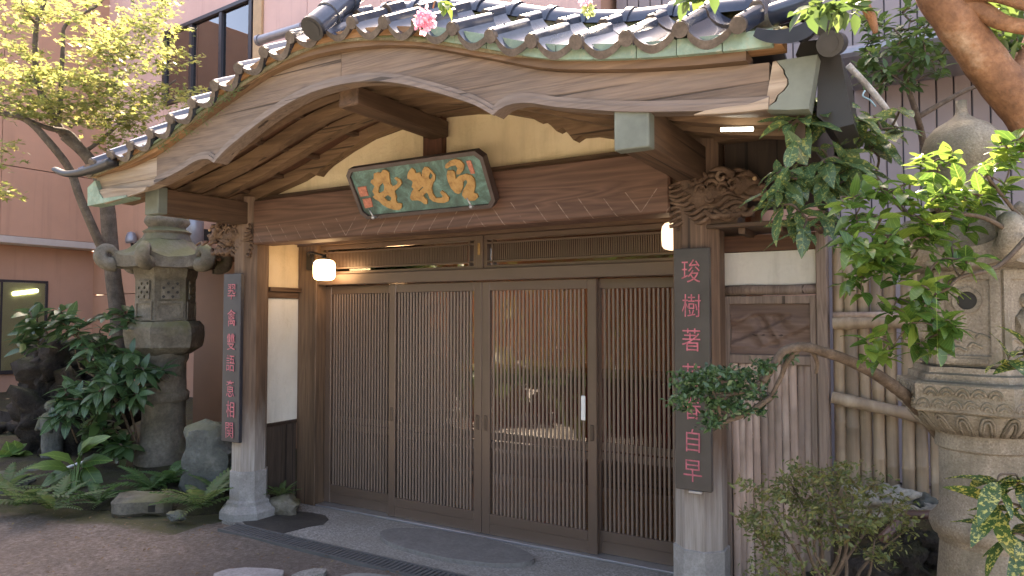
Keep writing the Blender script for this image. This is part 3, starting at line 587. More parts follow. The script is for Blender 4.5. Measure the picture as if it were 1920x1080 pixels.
# carved beast heads on the outer faces of the posts
def beast(x, s, scale, at_y):
    """s=+1 projects to +X. Local frame: f forward (out), n sideways to the viewer (-Y)"""
    c = Vector((x, at_y, 2.305)); k = scale
    def L(f, q, z): return c + Vector((s * f * k, -q * k, z * k))
    b = B()
    b.ball(L(0.0, 0.0, 0.0), 0.16 * k, 3, (1.2, 0.75, 0.62), 0.5, 3.2, 4.0)             # neck with mane
    for i in range(9):                                                               # flowing mane and cloud scrolls back to the post
        z0 = 0.11 - i * 0.03; ph = i * 0.9
        pts = [L(0.22 - 0.05 * j, 0.085 + 0.018 * math.sin(j * 1.5 + ph), z0 + 0.018 * math.sin(j * 1.9 + ph) - 0.004 * j) for j in range(10)]
        b.tube(spline3(pts, 3), [0.017 * k * (1 - 0.5 * abs(q / 27.0 - 0.4)) for q in range(28)], 6)
    for i in range(7):                                                               # curls
        a0 = L(0.02 + 0.065 * (i % 4) - 0.06, 0.10, 0.09 - 0.07 * (i // 4) - 0.05 * (i % 2))
        pts = [a0 + Vector((s * math.cos(t) * (0.042 - 0.005 * t) * k, -0.012 * k, math.sin(t) * (0.042 - 0.005 * t) * k)) for t in np.linspace(0, 6.5, 20)]
        b.tube(pts, [0.013 * k] * 20, 5)
    b.ball(L(0.20, 0.035, 0.045), 0.10 * k, 3, (1.0, 0.85, 0.78), 0.25, 4, 9.0)          # skull
    b.ball(L(0.265, 0.06, -0.005), 0.06 * k, 2, (1.1, 1.0, 0.72), 0.15, 4, 2.0)          # muzzle
    b.ball(L(0.31, 0.085, 0.018), 0.024 * k, 2, (1, 1, 0.8))                            # nose
    for q in (0.01, 0.10): b.tube([L(0.2, q, 0.10), L(0.24, q + 0.01, 0.098), L(0.275, q, 0.08)], [0.012 * k, 0.02 * k, 0.01 * k], 6)   # brows
    b.tube([L(0.20, 0.10, -0.03), L(0.27, 0.115, -0.055), L(0.32, 0.07, -0.05)], [0.014 * k] * 3, 6)    # jaw
    for q in (-0.03, 0.12): b.tube(spline3([L(0.16, q, 0.09), L(0.10, q + 0.03, 0.13), L(0.03, q + 0.03, 0.125)], 4), [0.022 * k, 0.021 * k, 0.02 * k, 0.018 * k, 0.016 * k, 0.014 * k, 0.012 * k, 0.009 * k, 0.004 * k], 6)  # horns and ears
    b.tube(spline3([L(0.30, 0.11, -0.03), L(0.36, 0.12, -0.06), L(0.42, 0.09, -0.03), L(0.5, 0.08, -0.05)], 5), [0.01 * k] * 16, 5)      # whisker
    for i in range(4):
        b.tube(spline3([L(-0.02 + 0.06 * i, 0.09, -0.10), L(0.05 + 0.06 * i, 0.11, -0.14), L(0.12 + 0.05 * i, 0.09, -0.10)], 5), [0.018 * k] * 11, 6)
    o = b.done('carved_beast_head', M['carve'], gh, True)
    e = B()
    for q in (0.03, 0.115): e.ball(L(0.275, q, 0.062), 0.013 * k, 2)
    e.done('eye', M['tan_frame'], o, True)
    t = B(); t.ball(L(0.30, 0.08, -0.035), 0.026 * k, 2, (1, 1, 0.45)); t.done('tongue', M['seal'], o, True)
    return o
beast(XR + 0.09, 1, 0.92, YC - 0.05); beast(XL - 0.10, -1, 1.0, YC - 0.02)
B().box(XR + 0.06, XR + 0.24, YC - 0.09, YC + 0.02, 2.134, 2.185, 0.006).done('carving_bearer', M['wood_x'], gh)

# left return wall: boards, plaster, rails, jamb
XW = -4.87
for i in range(4):
    B().box(XW - 0.03, XW - 0.002 * (i % 2), 4.105 + i * 0.081, 4.184 + i * 0.081, 0.0, 0.698).done('wainscot_board', wood("wainscot_wood", (0.05, 0.035, 0.026), (0.105, 0.076, 0.06), 'z', grain=1.4) if i == 0 else bpy.data.materials["wainscot_wood"], gh)
B().box(XW - 0.03, XW + 0.012, 4.1, 4.428, 0.70, 0.728, 0.003).done('wainscot_cap', M['dark_wood'], gh)
B().box(XW - 0.06, XW - 0.004, 4.1, 4.44, 0.73, 1.79).done('wall_plaster', M['white_plaster'], gh)
B().box(XW - 0.06, XW - 0.004, 4.1, 4.44, 1.885, 2.27).done('wall_plaster', M['plaster'], gh)
B().box(XW - 0.06, XW + 0.02, 4.09, 4.425, 1.792, 1.845, 0.003).box(XW - 0.06, XW + 0.045, 4.09, 4.50, 1.847, 1.884, 0.003).done('wall_rail', M['wood_y'], gh)
B().box(-4.865, -4.64, 4.43, 4.56, 0.0, 2.30, 0.006).done('door_jamb', M['wood_z'], gh)
B().box(-1.19, -1.02, 4.43, 4.56, 0.0, 2.30, 0.006).done('door_jamb', M['wood_z'], gh)
B().box(-4.9, -1.0, 4.08, 4.6, 2.60, 2.63).done('porch_ceiling', M['soffit'], gh)
B().box(-4.9, -1.0, 4.50, 4.56, 2.302, 2.598).done('upper_wall', M['dark_wood'], gh)
B().box(-4.95, -0.95, 4.42, 4.497, 2.25, 2.302, 0.004).done('head_plank', M['wood_x'], gh)
# sliding lattice doors
B().box(-4.637, -1.192, 4.44, 4.60, 1.905, 1.998, 0.006).done('door_head_track', M['bronze'], gh)
B().box(-4.637, -1.192, 4.44, 4.61, 0.001, 0.016, 0.003).done('door_sill_track', M['alu'], gh)
SLAT = B().box(-0.0072, 0.0072, -0.008, 0.007, 0.172, 1.828, 0.0015).mesh('slat', M['slat'])
HAND = B().box(-0.014, 0.014, -0.008, 0.0, -0.055, 0.055, 0.004).mesh('handle', M['bronze_dark'])
def door(x0, x1, y, n, hx):
    b = B(); st = 0.07; t = 0.018
    b.box(x0, x0 + st, y - t, y + t, 0.017, 1.9, 0.004).box(x1 - st, x1, y - t, y + t, 0.017, 1.9, 0.004)
    b.box(x0 + st, x1 - st, y - t + 0.001, y + t - 0.001, 1.83, 1.9, 0.003).box(x0 + st, x1 - st, y - t + 0.001, y + t - 0.001, 0.10, 0.17, 0.003)
    d = b.done('sliding_door', M['bronze'], gh)
    B().box(x0 + st, x1 - st, y - t + 0.006, y + t - 0.006, 0.018, 0.099).done('kick_panel', M['bronze'], d)
    B().box(x0 + st, x1 - st, y + 0.004, y + 0.0165, 0.65, 0.70).box(x0 + st, x1 - st, y + 0.004, y + 0.0165, 0.715, 0.765).done('mid_rail', M['bronze'], d)
    B().box(x0 + st - 0.004, x1 - st + 0.004, y + 0.018, y + 0.022, 0.11, 1.88).done('pane', M['glass'], d)
    w = (x1 - x0 - 2 * st) / (n + 1)
    for i in range(n): link('slat', SLAT, d, (x0 + st + w * (i + 1), y - 0.006, 0))
    for h in hx: link('handle', HAND, d, (h, y - t, 0.84))
    return d
door(-4.637, -3.80, 4.555, 21, ())
door(-3.865, -2.955, 4.505, 24, (-3.83, -2.99))
door(-2.951, -2.01, 4.505, 24, (-2.915, -2.045))
d4 = door(-2.075, -1.193, 4.555, 22, ())
B().box(-2.125, -2.092, 4.475, 4.486, 0.92, 1.09, 0.005).done('pull_plate', M['white'], gh)
# transom
tr = B()
for x0, x1 in ((-4.637, -2.985), (-2.925, -1.192)):
    tr.box(x0, x1, 4.47, 4.53, 2.215, 2.249, 0.003).box(x0, x1, 4.47, 4.53, 1.999, 2.022, 0.003)
    tr.box(x0, x0 + 0.03, 4.472, 4.528, 2.0225, 2.2145).box(x1 - 0.03, x1, 4.472, 4.528, 2.0225, 2.2145)
    for xx in (x0 + 0.07, x1 - 0.08): tr.box(xx, xx + 0.012, 4.474, 4.526, 2.0225, 2.2145)
    tr.box(x0 + 0.031, x1 - 0.031, 4.474, 4.526, 2.183, 2.194).box(x0 + 0.031, x1 - 0.031, 4.474, 4.526, 2.045, 2.056)
tro = tr.box(-2.984, -2.926, 4.455, 4.535, 1.999, 2.249, 0.003).done('transom_frame', M['bronze'], gh)
fs = B()
for x0, x1 in ((-4.555, -3.075), (-2.84, -1.285)):
    n = int((x1 - x0) / 0.0165)
    for i in range(n): fs.box(x0 + i * 0.0165, x0 + i * 0.0165 + 0.009, 4.49, 4.505, 2.057, 2.182)
fs.done('transom_slats', M['bronze'], tro, kind='stuff')
B().box(-4.60, -3.02, 4.515, 4.519, 2.023, 2.213).done('pane', M['glass'], tro); B().box(-2.89, -1.23, 4.515, 4.519, 2.023, 2.213).done('pane', M['glass'], tro)
B().box(-2.966, -2.945, 4.447, 4.4545, 2.10, 2.19, 0.002).done('brass_plate', M['gold'], tro)
# room behind the doors
B().box(-8.0, -1.0, 7.6, 7.7, 0, 2.7).box(-8.08, -8.0, 5.68, 7.6, 0, 2.3).box(-1.0, -0.93, 4.62, 7.6, 0, 2.7).box(-4.96, -4.91, 4.56, 5.6, 0, 2.7).done('room_wall', M['inner_wall'], gh)
B().box(-8.0, -1.0, 4.62, 7.6, 2.28, 2.3).done('room_ceiling', M['inner_wall'], gh)
B().box(-8.0, -1.0, 4.62, 7.6, -0.02, 0.004).done('room_floor', M['con'], gh)
B().box(-8.0, -1.0, 6.3, 7.6, 0.005, 0.32, 0.01).done('raised_floor', M['inner_wood'], gh)
B().box(-8.0, -4.965, 5.6, 5.68, 0.0, 2.30).done('side_wing_wall', M['brown_wall'], gh)
B().box(-8.3, -4.965, 5.25, 7.9, 2.31, 2.39, 0.01).done('side_wing_roof', M['tile_dark'], gh)

# ------------------------------------------------------------------ roof tiles
TX = [(-5.6, 2.725), (-5.292, 2.752), (-5.059, 2.786), (-4.798, 2.828), (-4.551, 2.885), (-4.334, 2.948), (-4.11, 3.018), (-3.882, 3.095), (-3.599, 3.175), (-3.362, 3.229), (-3.181, 3.258), (-2.957, 3.266), (-2.732, 3.242), (-2.498, 3.198), (-2.289, 3.147), (-2.061, 3.075), (-1.792, 2.985), (-1.536, 2.914), (-1.317, 2.870), (-1.091, 2.846), (-.868, 2.822), (-.624, 2.790), (-.3, 2.76)]
T = interp(TX); SL = 0.47; SC_ = math.hypot(1, SL); YT = 2.835
def tile_mesh(w, name):
    prof = [(0.0, 0.004)] + [(x, -0.05 * math.sin(math.pi * (x / 0.178) ** 0.9)) for x in np.linspace(0.012, 0.178, 10)] + [(0.181, 0.006), (0.186, 0.028), (0.195, 0.035), (0.222, 0.036), (0.232, 0.029), (0.238, 0.0)]
    prof = [(x * w / 0.24, z) for x, z in prof]; b = B(); L = 0.30
    top0 = [b.bm.verts.new((x, 0, z)) for x, z in prof]; top1 = [b.bm.verts.new((x, L, z)) for x, z in prof]
    lo0 = [b.bm.verts.new((x, 0, z - 0.036 * (1 if x < w * 0.73 else 0.9))) for x, z in prof]; lo1 = [b.bm.verts.new((x, L, z - 0.03)) for x, z in prof]
    n = len(prof)
    for i in range(n - 1):
        b.mi = 0; b.face([top0[i], top0[i + 1], top1[i + 1], top1[i]]); b.face([lo0[i + 1], lo0[i], lo1[i], lo1[i + 1]])
        b.mi = 1; b.face([top0[i + 1], top0[i], lo0[i], lo0[i + 1]]); b.mi = 0; b.face([top1[i], top1[i + 1], lo1[i + 1], lo1[i]])
    b.face([top0[0], top1[0], lo1[0], lo0[0]]); b.face([top1[-1], top0[-1], lo0[-1], lo1[-1]])
    b.mi = 1
    cx = 0.209 * w / 0.24   # round face of the roll
    ring = [(cx + 0.034 * math.cos(a), 0.0 + 0.034 * math.sin(a)) for a in [2 * math.pi * k / 16 for k in range(16)]]
    v0 = [b.bm.verts.new((x, -0.012, z)) for x, z in ring]; v1 = [b.bm.verts.new((x, 0.012, z)) for x, z in ring]
    b.face(v0[::-1]); b.face(v1)
    for i in range(16): b.face([v0[i], v0[(i + 1) % 16], v1[(i + 1) % 16], v1[i]])
    b.mi = 0
    b.ball((cx, 0.11, 0.037), 0.007, 1)
    return b.mesh(name, [M['tile'], M['tile_end']], 40)
TILE = tile_mesh(0.24, 'eave_tile')
def frame_at(x, y, dz=0.0, jit=0.0):
    e = 0.02; t = Vector((2 * e, 0, T(x + e) - T(x - e))).normalized(); s = Vector((0, 1, SL)).normalized()
    s = (s - t * s.dot(t)).normalized(); n = t.cross(s)
    z = T(x) + SL * (y - YT) + dz
    m = Matrix(((t.x, s.x, n.x, x), (t.y, s.y, n.y, y), (t.z, s.z, n.z, z), (0, 0, 0, 1)))
    if jit: m = m @ Matrix.Rotation(random.uniform(-jit, jit), 4, 'Z') @ Matrix.Rotation(random.uniform(-jit, jit) * 0.6, 4, 'Y')
    return m
def put(name, me, parent, m):
    o = bpy.data.objects.new(name, me); COL.objects.link(o); o.parent = parent
    o.matrix_basis = Matrix.Translation(-root_offset(parent)) @ m; return o
xs_t = [-5.46]
while xs_t[-1] < -0.70:
    x = xs_t[-1]
    for _ in range(3):
        sl = (T(x + 0.1) - T(x)) / 0.1
        x2 = xs_t[-1] + 0.236 / math.hypot(1, sl); x = (xs_t[-1] + x2) / 2
    xs_t.append(x2)
for i, x in enumerate(xs_t[:-1]):
    for c in range(2):
        put('roof_tile', TILE, gh, frame_at(x + 0.012 * c, YT + 0.27 * c, 0.034 * c, 0.025) @ Matrix.Rotation(0.05 + 0.02 * random.random(), 4, 'X') @ Matrix.Diagonal((1, 0.52 if c else 1, 1, 1)))
# bedding under tiles (roof deck) and rear roof
def sheet(name, x0, x1, y0, y1, dz0, dz1, mat, n=60, th=0.03, parent=gh):
    b = B(); rows = []
    for i in range(n + 1):
        x = x0 + (x1 - x0) * i / n; rows.append([b.bm.verts.new(p) for p in ((x, y0, T(x) + dz0), (x, y1, T(x) + dz1), (x, y1, T(x) + dz1 - th), (x, y0, T(x) + dz0 - th))])
    for i in range(n):
        for k in range(4): b.face([rows[i][k], rows[i][(k + 1) % 4], rows[i + 1][(k + 1) % 4], rows[i + 1][k]])
    b.face(rows[0]); b.face(rows[-1][::-1]); return b.done(name, mat, parent, True)
sheet('roof_deck', -5.42, -0.56, YT + 0.055, 3.42, -0.045, 0.21, M['mortar'])
YR = 3.40
sheet('ridge_mortar', -5.3, -0.62, YR - 0.085, YR + 0.075, 0.25, 0.25, M['mortar'], th=0.13)
sheet('rear_roof', -5.3, -0.62, YR + 0.08, 4.7, 0.22, -0.15, M['tile_dark'])
B().box(-4.97, -0.92, 4.58, 7.8, 2.70, 2.76).done('flat_roof', M['tile_dark'], gh)
# ridge row of half-round tiles running along the crest
def half_round(L, r, collar):
    b = B(); n = 12
    secs = [(0, r), (L - 0.035, r * 0.97), (L - 0.034, r * collar), (L, r * collar)]
    ring = [[b.bm.verts.new((x, -rr * math.cos(math.pi * k / n), rr * math.sin(math.pi * k / n))) for k in range(n + 1)] for x, rr in secs]
    for i in range(len(secs) - 1):
        for k in range(n): b.face([ring[i][k], ring[i][k + 1], ring[i + 1][k + 1], ring[i + 1][k]])
    b.face(ring[0][::-1]); b.face(ring[-1]); return b.mesh('ridge_tile', M['tile'], 40)
RIDGE = half_round(0.235, 0.095, 1.12)
x = -5.2
while x < -0.95:
    e = 0.02; t = Vector((2 * e, 0, T(x + e + .1) - T(x - e + .1))).normalized(); n = t.cross(Vector((0, 1, 0))).normalized() * 1.0
    if n.z < 0: n = -n
    m = Matrix(((t.x, 0, n.x, x), (0, 1, 0, YR), (t.z, 0, n.z, T(x) + 0.25), (0, 0, 0, 1)))
    put('ridge_tile', RIDGE, gh, m); x += 0.236 * t.x
put('ridge_tile', RIDGE, gh, Matrix.Translation((-0.93, 3.33, T(-0.93) + 0.215)) @ Matrix.Rotation(0.12, 4, 'Z') @ Matrix.Rotation(0.06, 4, 'Y'))
# central barrel ridge climbing from the eave
b = B(); p0 = Vector((-2.965, 2.795, 3.262)); dirv = Vector((0, 0.19, 0.19)).normalized(); 
for k in range(4):
    a = p0 + dirv * 0.19 * k; b.tube([a, a + dirv * 0.15, a + dirv * 0.152, a + dirv * 0.189], [0.066, 0.066, 0.076, 0.076], 18)
b.mi = 1; b.tube([p0 - dirv * 0.025, p0 - dirv * 0.001], [0.07, 0.07], 18); b.tube([p0 - dirv * 0.028, p0 - dirv * 0.0255], [0.05, 0.05], 18)
b.done('barrel_ridge', [M['tile'], M['tile_dark']], gh, 40)
# low left corner: dark upturned corner tile
c = [onY(u, v, 2.86) for u, v in ((215, 303), (180, 316), (150, 324), (124, 326), (104, 318))]
B().tube(spline3(c, 4), [0.05 - 0.0012 * i for i in range(17)], 10, squash=0.7).done('corner_tile', M['tile_dark'], gh, True)
# right verge: upswept crescent tile, round verge ends and dark side stack
def pt(u, v, Y): return onY(u, v, Y)
cres = spline3([pt(1418, 52, 2.84), pt(1450, 56, 2.83), pt(1490, 50, 2.82), pt(1515, 35, 2.82), pt(1530, 12, 2.83)], 6)
b = B(); rows = []
for i, c in enumerate(cres):
    t = i / (len(cres) - 1); h = 0.022 + 0.018 * math.sin(math.pi * min(1, t * 0.9)); 
    d = (cres[min(i + 1, len(cres) - 1)] - cres[max(i - 1, 0)]).normalized(); nn = Vector((d.z, 0, -d.x))
    rows.append([b.bm.verts.new(q) for q in (c, c + nn * h * 1.5, c + nn * h * 1.5 + Vector((0, 0.3, 0.1)), c + Vector((0, 0.3, 0.1)))])
for i in range(len(rows) - 1):
    for k in range(4): b.mi = 1 if k == 0 else 0; b.face([rows[i][k], rows[i][(k + 1) % 4], rows[i + 1][(k + 1) % 4], rows[i + 1][k]])
b.face(rows[0]); b.face(rows[-1]); b.done('crescent_tile', [M['tile'], M['tile_dark']], gh, 40)
for (u, v, r) in ((1545, 40, 0.052), (1556, 82, 0.048)):
    c = pt(u, v, 2.85); d = Vector((0.0, 0.9, 0.3)).normalized()
    b = B().tube([c, c + d * 0.03, c + d * 0.031, c + d * 0.22], [r, r, r * 0.92, r * 0.92], 18); b.tube([c - d * 0.006, c - d * 0.001], [r * 0.62, r * 0.62], 16); b.done('verge_tile', M['tile_dark'], gh, 40)
c = pt(1450, 28, 3.15); b = B().tube([c, c + Vector((0.14, -0.04, 0.0)), c + Vector((0.141, -0.04, 0)), c + Vector((0.17, -0.05, 0.002))], [0.05, 0.05, 0.058, 0.058], 16); b.done('loose_ridge_tile', M['tile'], gh, 40)
c = pt(1490, 20, 3.2); B().ball(c, 0.075, 3, (1.1, 0.8, 0.75), 0.5, 3, 5).done('broken_corner_tile', M['tile_dark'], gh, 40)
p = [pt(u, v, 3.0) for u, v in ((1500, 75), (1540, 70), (1575, 100), (1585, 160), (1600, 230), (1560, 240), (1530, 215), (1533, 110), (1490, 100))]
B().prism([(a.x, a.z) for a in p], 'y', 3.02, 3.45).done('verge_stack', M['black'], gh)
B().box(-0.50, -0.44, 3.03, 4.4, 2.36, 2.60).done('verge_board', M['dark_wood'], gh)
B().box(-1.0, -0.44, 3.985, 4.6, 2.30, 2.66).done('side_wall_upper', M['dark_wood'], gh)
tl = B().tube([onY(1352, 243, 3.3), onY(1412, 242, 3.3)], 0.009, 8).done('glowing_bar', M['white_glow'])  # emissive bar for the bright line below the soffit
tag(tl, "thin white bar glowing under the right eave", "lamp")

# ------------------------------------------------------------------ hanging name board
pq = thing('name_board', "tilted verdigris board with gold brush characters hung on the lintel", "sign board", onY(815, 345, 3.72))
BL = onY(683, 406, 3.815); BRt = onY(930, 387, 3.815)
TLp = onX(647, 321, BL.x); TRp = onX(904, 283, BRt.x); TLp = Vector((BL.x, (TLp.y + TRp.y) / 2, (TLp.z + TRp.z) / 2)); BL.z = BRt.z = (BL.z + BRt.z) / 2
U_ = (BRt - BL); PWD = U_.length; U_.normalize(); V_ = (TLp - BL); PHT = V_.length; V_.normalize(); N_ = U_.cross(V_).normalized()
if N_.y > 0: N_ = -N_
def pl_pt(s, t, h): return BL + U_ * s + V_ * t + N_ * h
def pl_px(u, v):
    d = ray(u, v); k = (BL - CAM).dot(N_) / d.dot(N_); q = CAM + d * k - BL; return (q.dot(U_), q.dot(V_))
def chamf(a, c): return [(a + c, a), (PWD - a - c, a), (PWD - a, a + c), (PWD - a, PHT - a - c), (PWD - a - c, PHT - a), (a + c, PHT - a), (a, PHT - a - c), (a, a + c)]
B().holed([chamf(0.0, 0.035)], lambda p, h: pl_pt(p[0], p[1], h - 0.035), 0.03).done('board', M['verd'], pq)
B().holed([chamf(-0.012, 0.045), chamf(0.014, 0.035)[::-1]], lambda p, h: pl_pt(p[0], p[1], h - 0.045), 0.058).done('board_frame', M['plaque_frame'], pq)
def crop(p): return pl_px(630 + p[0] / 6.0, 270 + p[1] / 6.0)
def glyph(loops, name, mat, h=0.007):
    B().holed([[crop(p) for p in l] for l in loops], lambda p, hh: pl_pt(p[0], p[1], hh - 0.004), h + 0.004).done(name, mat, pq)
glyph([[(1228, 262), (1240, 225), (1280, 190), (1340, 165), (1405, 182), (1448, 230), (1440, 290), (1400, 335), (1365, 340), (1358, 310), (1375, 270), (1350, 235), (1300, 245), (1255, 272)]], 'brush_character', M['gold'])
glyph([[(1262, 295), (1318, 292), (1342, 320), (1352, 390), (1395, 352), (1465, 333), (1530, 350), (1562, 395), (1572, 470), (1555, 548), (1595, 560), (1603, 595), (1570, 630), (1510, 637), (1455, 612), (1425, 575), (1432, 520), (1465, 465), (1485, 425), (1470, 398), (1435, 420), (1430, 490), (1408, 545), (1385, 558), (1345, 545), (1300, 495), (1265, 420), (1250, 350)]], 'brush_character', M['gold'])
glyph([[(820, 310), (855, 265), (890, 290), (900, 325), (945, 318), (960, 345), (972, 368), (975, 300), (1000, 255), (1040, 260), (1085, 305), (1120, 350), (1118, 400), (1090, 455), (1080, 500), (1095, 560), (1130, 605), (1190, 600), (1210, 585), (1175, 540), (1195, 520), (1240, 555), (1278, 600), (1270, 640), (1220, 660), (1150, 655), (1095, 640), (1060, 610), (1040, 555), (1020, 542), (985, 580), (1000, 600), (1030, 630), (1030, 670), (1000, 672), (960, 640), (930, 630), (860, 630), (838, 600), (855, 540), (880, 500), (855, 480), (870, 430), (860, 410), (810, 385), (808, 345)],
       [(1048, 360), (1068, 318), (1095, 345), (1075, 388), (1052, 388)], [(930, 522), (982, 475), (990, 482), (942, 530)]], 'brush_character', M['gold'])
glyph([[(430, 330), (470, 315), (510, 325), (530, 290), (570, 290), (600, 320), (605, 380), (620, 450), (640, 475), (690, 450), (700, 420), (660, 380), (680, 370), (730, 400), (745, 440), (720, 480), (670, 520), (665, 545), (685, 590), (680, 640), (700, 660), (745, 670), (745, 715), (715, 740), (660, 735), (590, 715), (530, 680), (490, 640), (440, 610), (420, 590), (440, 572), (415, 530), (440, 470), (395, 430), (400, 405), (430, 390)],
       [(480, 540), (490, 480), (530, 430), (550, 470), (545, 520), (500, 550)], [(545, 600), (590, 568), (630, 600), (620, 640), (580, 635)]], 'brush_character', M['gold'])
for q in ([(245, 487), (335, 475), (365, 580), (275, 592)], [(300, 620), (390, 605), (415, 705), (330, 722)], [(1465, 190), (1515, 185), (1562, 330), (1520, 335)]):
    glyph([q], 'seal_mark', M['seal'], 0.003)
for (u, v) in ((705, 407), (888, 387)):
    c = onY(u, v, 3.80); B().tube([c + Vector((0, 0.06, -0.0)), c + Vector((0, -0.03, 0)), c + Vector((-0.02, -0.05, 0.05))], [0.006, 0.006, 0.004], 6).ball(c + Vector((0, -0.03, -0.006)), 0.014, 2).done('hanging_hook', M['alu'], pq, True)

# ------------------------------------------------------------------ couplet boards with red characters
def text_mesh(ch, size, mat):
    c = bpy.data.curves.new('txt', 'FONT'); c.body = ch; c.size = size; c.align_x = 'CENTER'; c.align_y = 'CENTER'; c.extrude = 0.0015; c.resolution_u = 3; c.offset = -0.0006 * size / 0.1
    o = bpy.data.objects.new('txt', c); COL.objects.link(o); dg = bpy.context.evaluated_depsgraph_get()
    me = bpy.data.meshes.new_from_object(o.evaluated_get(dg)); bpy.data.objects.remove(o); bpy.data.curves.remove(c)
    me.name = 'character'; me.materials.clear(); me.materials.append(mat)
    co = np.zeros(len(me.vertices) * 3); me.vertices.foreach_get('co', co); co = co.reshape(-1, 3)
    if len(co): co[:, :2] -= (co[:, :2].max(0) + co[:, :2].min(0)) / 2
    me.vertices.foreach_set('co', co.ravel()); me.update(); return me
def couplet(x, y, z0, z1, wid, chars, zs, size, mat, label, tilt=0.0):
    t = thing('couplet_board', label, 'sign board', (x, y, z0), 'red-lettered boards on the porch posts')
    B().box(x - wid / 2, x + wid / 2, y, y + 0.035, z0, z1, 0.004).done('board', mat, t)
    for ch, z in zip(chars, zs):
        me = text_mesh(ch, size, M['red_ink'])
        m = Matrix.Translation((x + random.uniform(-.004, .004), y - 0.0025, z)) @ Matrix.Rotation(R(90), 4, 'X') @ Matrix.Rotation(R(random.uniform(-3, 1)), 4, 'Z') @ Matrix(((0.9, 0.05, 0, 0), (0.10, 1.08, 0, 0), (0, 0, 1, 0), (0, 0, 0, 1)))
        put('character', me, t, m)
    return t
zr = [onY(1300, v, 3.785).z for v in (508, 573, 637, 703, 765, 826, 883)]
cr = couplet(-1.135, 3.785, onY(1300, 920, 3.785).z, onY(1300, 465, 3.785).z, 0.196, "㻐樹著花春自早", zr, 0.125, M['lacquer2'], "brown-black board with seven red characters on the right porch post")
c = onY(1303, 921, 3.78); B().box(c.x - 0.035, c.x + 0.035, 3.782, 3.80, c.z - 0.014, c.z - 0.001, 0.002).done('metal_clip', M['alu'], cr)
zl = [onY(439, v, 3.785).z for v in (547, 596, 641, 681, 729, 768, 808)]
couplet(-4.925, 3.785, onY(439, 830, 3.785).z, onY(439, 513, 3.785).z, 0.215, "翆禽雙語意相関", zl, 0.135, M['lacquer'], "blue-black board with seven red characters on the left porch post")

# ------------------------------------------------------------------ wall lamps
def wall_lamp(c, mat, label, br):
    t = thing('wall_lamp', label, 'wall lamp', c, 'opal glass lamps beside the doors')
    pr = [(0.0, -0.088), (0.05, -0.088), (0.075, -0.08), (0.088, -0.062), (0.091, -0.02), (0.091, 0.03), (0.086, 0.06), (0.07, 0.078), (0.045, 0.085), (0.0, 0.085)]
    B().lathe([(r, z + c.z) for r, z in pr], 24, (c.x, c.y), cap=False).done('lamp_glass', mat, t, True)
    b = B().lathe([(0.045, c.z + 0.083), (0.045, c.z + 0.098), (0.02, c.z + 0.105), (0.012, c.z + 0.13), (0.0, c.z + 0.132)], 14, (c.x, c.y))
    b.box(br.x - 0.045, br.x + 0.045, br.y - 0.025, br.y, br.z - 0.08, br.z + 0.08, 0.008)
    b.tube(spline3([(br.x, br.y - 0.02, br.z + 0.03), (br.x + (c.x - br.x) * 0.4, c.y, br.z + 0.06), (c.x, c.y, c.z + 0.12)], 4), 0.009, 8); b.done('bracket', M['black'], t, 40)
wall_lamp(onY(608, 506, 4.30), M['lampglass_on'], "brightly lit opal glass wall lamp at the left door jamb", onY(584, 490, 4.43))
c = onY(1268, 442, 4.30); wall_lamp(c, M['lampglass_dim'], "pale opal glass wall lamp half hidden behind the right porch post", Vector((-1.15, 4.43, c.z + 0.02)))

# ------------------------------------------------------------------ side wall with low wooden door
YS = 4.15
sw = thing('side_wall', "low side wall with weathered plank door, carved panel and plaster strip", "side wall", (-0.8, YS, 0))
B().box(-1.118, -1.052, YS - 0.03, YS + 0.05, 0, 2.10, 0.005).done('wall_post', M['wood_z'], sw)
B().box(-0.556, -0.50, YS - 0.04, YS + 0.05, 0.05, 2.10, 0.006).done('wall_post', M['old_plank'], sw)
B().box(-1.05, -0.558, YS, YS + 0.05, 1.815, 2.005).done('plaster_strip', M['white_plaster'], sw)
B().box(-1.05, -0.558, YS - 0.02, YS + 0.05, 2.008, 2.10, 0.003).done('wall_plate', M['soffit'], sw)
B().tube([(-1.05, YS - 0.005, 1.788), (-0.9, YS - 0.008, 1.79), (-0.7, YS - 0.006, 1.786), (-0.558, YS - 0.005, 1.79)], 0.03, 10).done('log_lintel', M['old_plank'], sw, True)
B().box(-1.24, -0.42, 3.86, 4.28, 2.118, 2.142, 0.004).done('eave_plank', M['wood_x'], sw)
for i in range(4): B().box(-1.1 + i * 0.19, -1.065 + i * 0.19, 3.9, 4.2, 2.085, 2.117).done('eave_bracket', M['wood_y'], sw)
dr = B().box(-1.05, -1.02, YS - 0.025, YS + 0.03, 0.06, 1.755, 0.003).box(-0.59, -0.56, YS - 0.025, YS + 0.03, 0.06, 1.755, 0.003).box(-1.0195, -0.5905, YS - 0.024, YS + 0.03, 1.71, 1.754, 0.003).box(-1.0195, -0.5905, YS - 0.024, YS + 0.03, 1.375, 1.425, 0.003).done('side_door', M['old_plank'], sw)
